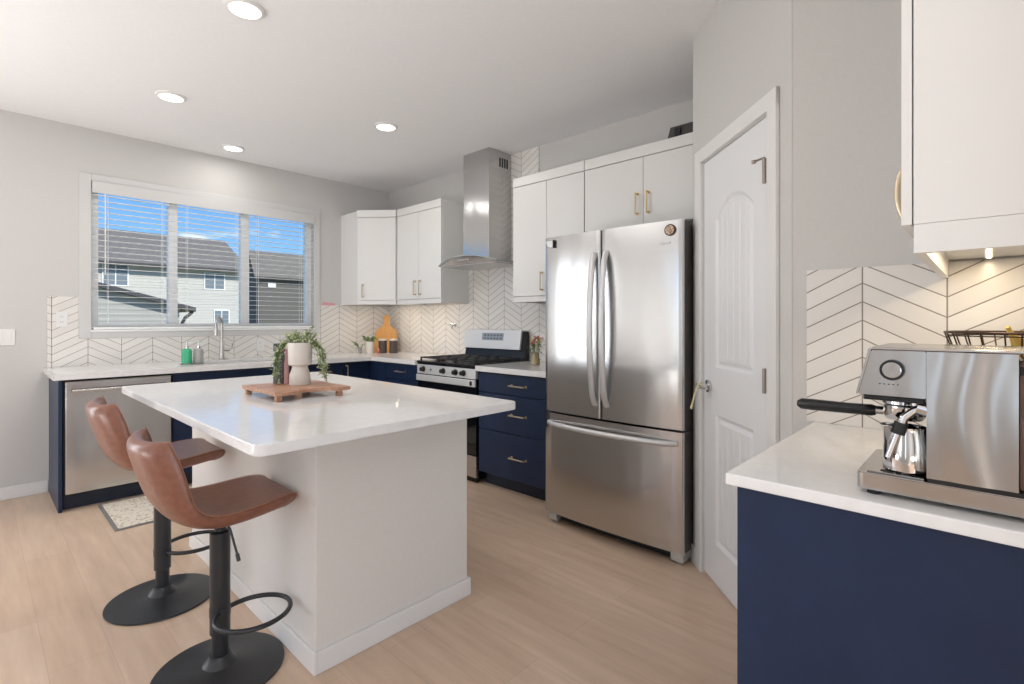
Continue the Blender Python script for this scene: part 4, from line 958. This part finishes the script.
# body column: side panel slightly dished so highlights bend
bm = bm_new(); ny_, nz2 = 24, 24; gA = []
for j in range(nz2+1):
    row = []
    for i in range(ny_+1):
        y = .083-i*(.083+.038)/ny_; z = zb+.0505+j*(1.2-zb-.0505)/nz2
        row.append(bm.verts.new((X0+.0022*math.sin(2.6*PI*(i/ny_)+1.6*math.sin(3*j/nz2))*math.sin(PI*i/ny_)*1.0, y, z)))
    gA.append(row)
for j in range(nz2):
    for i in range(ny_): bm.faces.new((gA[j][i], gA[j][i+1], gA[j+1][i+1], gA[j+1][i]))
box(bm, X0+.0035, X1, -.038, .083, zb+.0505, 1.2)
obj('column', bm, 'steelh', E_, smooth=40)
bm = bm_new(); prism(bm, [(.0835, 1.112), (.189, 1.112), (.168, 1.2), (.0835, 1.2)], X0, X1, 'yz'); bmesh.ops.recalc_face_normals(bm, faces=bm.faces[:]); bmesh.ops.bevel(bm, geom=bm.edges[:], offset=.0015, segments=2, affect='EDGES'); hd_ = obj('brew_head', bm, 'steelh', E_, smooth=30)
bm = bm_new(); prism(bm, [(.1895, 1.112), (.193, 1.113), (.1715, 1.204), (.168, 1.2005)], X0-.001, X1+.001, 'yz'); obj('front_plate', bm, 'polish', E_)
obj('top_plate', B(X0-.0005, X1+.0005, -.09, .168, 1.2006, 1.206, .002), 'steelh', E_)
bm = bm_new(); box(bm, X0+.008, X1-.008, .086, .182, 1.101, 1.1115, .002); obj('head_underside', bm, 'blackm', E_)
# side dial
bm = bm_new(); lathe(bm, [(.0195, X0-.0005), (.0195, X0-.008), (.0185, X0-.009)], (0, .134, 1.163), 36, 'x'); dk = obj('steam_dial', bm, 'blackm', E_, smooth=30)
bm = bm_new(); lathe(bm, [(.0150, X0-.0091), (.0148, X0-.0105), (.014, X0-.011), (.001, X0-.011)], (0, .134, 1.163), 36, 'x'); obj('dial_face', bm, 'polish', dk, smooth=30)
bm = bm_new()
for k in range(5): box(bm, X0-.0012, X0-.0002, .152-k*.007, .155-k*.007, 1.134, 1.136)
obj('dial_marks', bm, 'displaytext', hd_)
gx, gy = 1.335, .128
bm = bm_new(); lathe(bm, [(.038, 1.1005), (.038, 1.085), (.034, 1.083)], (gx, gy, 0), 30); obj('group_head', bm, 'polish', E_, smooth=30)
bm = bm_new(); lathe(bm, [(.033, 1.0825), (.036, 1.080), (.036, 1.060), (.031, 1.052), (.012, 1.050)], (gx, gy, 0), 30); tube(bm, [(gx, gy+.03, 1.066), (gx, gy+.055, 1.065)], .009, 10)
tube(bm, [(gx, gy, 1.052), (gx, gy, 1.040), (gx-.018, gy, 1.032), (gx-.020, gy, 1.022)], .006, 8); tube(bm, [(gx, gy, 1.040), (gx+.018, gy, 1.032), (gx+.020, gy, 1.022)], .006, 8)
pf = obj('portafilter', bm, 'polish', E_, smooth=40)
bm = bm_new(); tube(bm, [(gx, gy+.048, 1.064), (gx, gy+.056, 1.064), (gx, gy+.10, 1.063), (gx, gy+.17, 1.063), (gx, gy+.192, 1.063), (gx, gy+.200, 1.063)], [.010, .0125, .012, .013, .0125, .007], 18); obj('handle', bm, 'blackm', pf, smooth=50)
wx = 1.236
bm = bm_new(); tube(bm, [(wx+.01, .095, 1.100), (wx, .092, 1.092), (wx-.002, .105, 1.083), (wx-.004, .118, 1.070), (wx-.004, .124, 1.050)], .0075, 12); tube(bm, [(wx-.004, .127, 1.042), (wx-.008, .143, .990)], .0055, 10); sw_ = obj('steam_wand', bm, 'polish', E_, smooth=50)
bm = bm_new(); tube(bm, [(wx-.004, .122, 1.060), (wx-.005, .128, 1.038)], .0115, 14); obj('wand_grip', bm, 'gasket', sw_, smooth=True)
bm = bm_new(); tube(bm, [(wx, .070+.012*1, 1.088), (wx, .098, 1.092)], .014, 14); obj('ball_joint', bm, 'polish', sw_, smooth=True)
obj('water_tank', B(X0+.01, X1-.01, -.088, -.0385, zb+.0505, 1.19, .006), 'tank', E_)
bm = bm_new(); box(bm, X0+.005, X1-.005, -.0905, -.0388, 1.165, 1.178); obj('tank_band', bm, 'gasket', E_)
# milk jug
px_, py_ = 1.268, .1175; z0 = zb+.0458
J = thing('milk_pitcher', 'polished steel milk jug standing on the espresso machine drip tray', 'pitcher', (px_, py_, z0))
bm = bm_new(); lathe(bm, [(.034, z0), (.0385, z0+.004), (.0395, z0+.025), (.037, z0+.055), (.033, z0+.082), (.0335, z0+.088), (.0322, z0+.088), (.0318, z0+.082), (.036, z0+.05), (.037, z0+.02), (.005, z0+.006)], (px_, py_, 0), 40)
for v in bm.verts:
    if v.co.z > z0+.07 and v.co.y-py_ > .018 and abs(v.co.x-px_) < .02: v.co.y += .010*(v.co.z-z0-.07)/.018
obj('jug', bm, 'polish', J, smooth=40)
bm = bm_new(); tube(bm, [(px_+.026, py_-.018, z0+.078), (px_+.045, py_-.034, z0+.074), (px_+.047, py_-.036, z0+.045), (px_+.031, py_-.022, z0+.02)], .004, 8); obj('handle', bm, 'polish', J, smooth=True)

# ---------------------------------------------------------------- wire fruit basket with bananas
bx, by = 1.72, -.055
W_ = thing('fruit_basket', 'dark wire fruit basket on a stand behind the espresso machine', 'basket', (bx, by, .915))
rr = .137; zr_ = 1.229
bm = bm_new(); tube(bm, [(bx+rr*math.cos(k*PI/24), by+rr*math.sin(k*PI/24), zr_) for k in range(48)], .0028, 8, closed=True); tube(bm, [(bx+(rr-.004)*math.cos(k*PI/24), by+(rr-.004)*math.sin(k*PI/24), zr_-.008) for k in range(48)], .0018, 6, closed=True); obj('rim', bm, 'bronze', W_, smooth=True)
bm = bm_new()
for k in range(24):
    a = 2*PI*(k+(.22 if k % 2 else 0))/24; tube(bm, [(bx+rr*q*math.cos(a), by+rr*q*math.sin(a), zr_-z) for q, z in ((1, 0), (.93, .03), (.80, .065), (.58, .09), (.25, .10))], .0017, 6)
tube(bm, [(bx+rr*.25*math.cos(k*PI/12), by+rr*.25*math.sin(k*PI/12), zr_-.10) for k in range(24)], .003, 6, closed=True); obj('ribs', bm, 'bronze', W_, smooth=True)
bm = bm_new()
for a in (0, 2.1, 4.2): tube(bm, [(bx+.03*math.cos(a), by+.03*math.sin(a), zr_-.10), (bx+.02*math.cos(a), by+.02*math.sin(a), 1.02), (bx+.09*math.cos(a), by+.09*math.sin(a), .920)], .003, 6)
tube(bm, [(bx+.09*math.cos(k*PI/12), by+.09*math.sin(k*PI/12), .919) for k in range(24)], .0035, 6, closed=True); obj('stand', bm, 'bronze', W_, smooth=True)
for k, (ang, lb) in enumerate(((0, 'front banana in the wire basket with its stem over the rim'), (.35, 'middle banana behind the front one in the wire basket'), (.7, 'rear banana lying lowest in the wire basket'))):
    bm = bm_new(); P = []; Rr = []
    for i in range(14):
        q = i/13; P.append((1.625+.034*k+.10*q+.03*k*q, -.032-.004*k-.085*q+.015*k*q, 1.243-.009*k-.075*math.sin(q*2.3)**1.0+.02*q-.026*k*min(1, q*3))); Rr.append([.0045, .0045, .006, .010, .0125, .0135, .014, .014, .014, .0135, .012, .009, .006, .004][i])
    tube(bm, P, Rr, 10); tag(obj('banana', bm, 'banana', smooth=True), lb, 'banana', 'bananas in the wire basket')
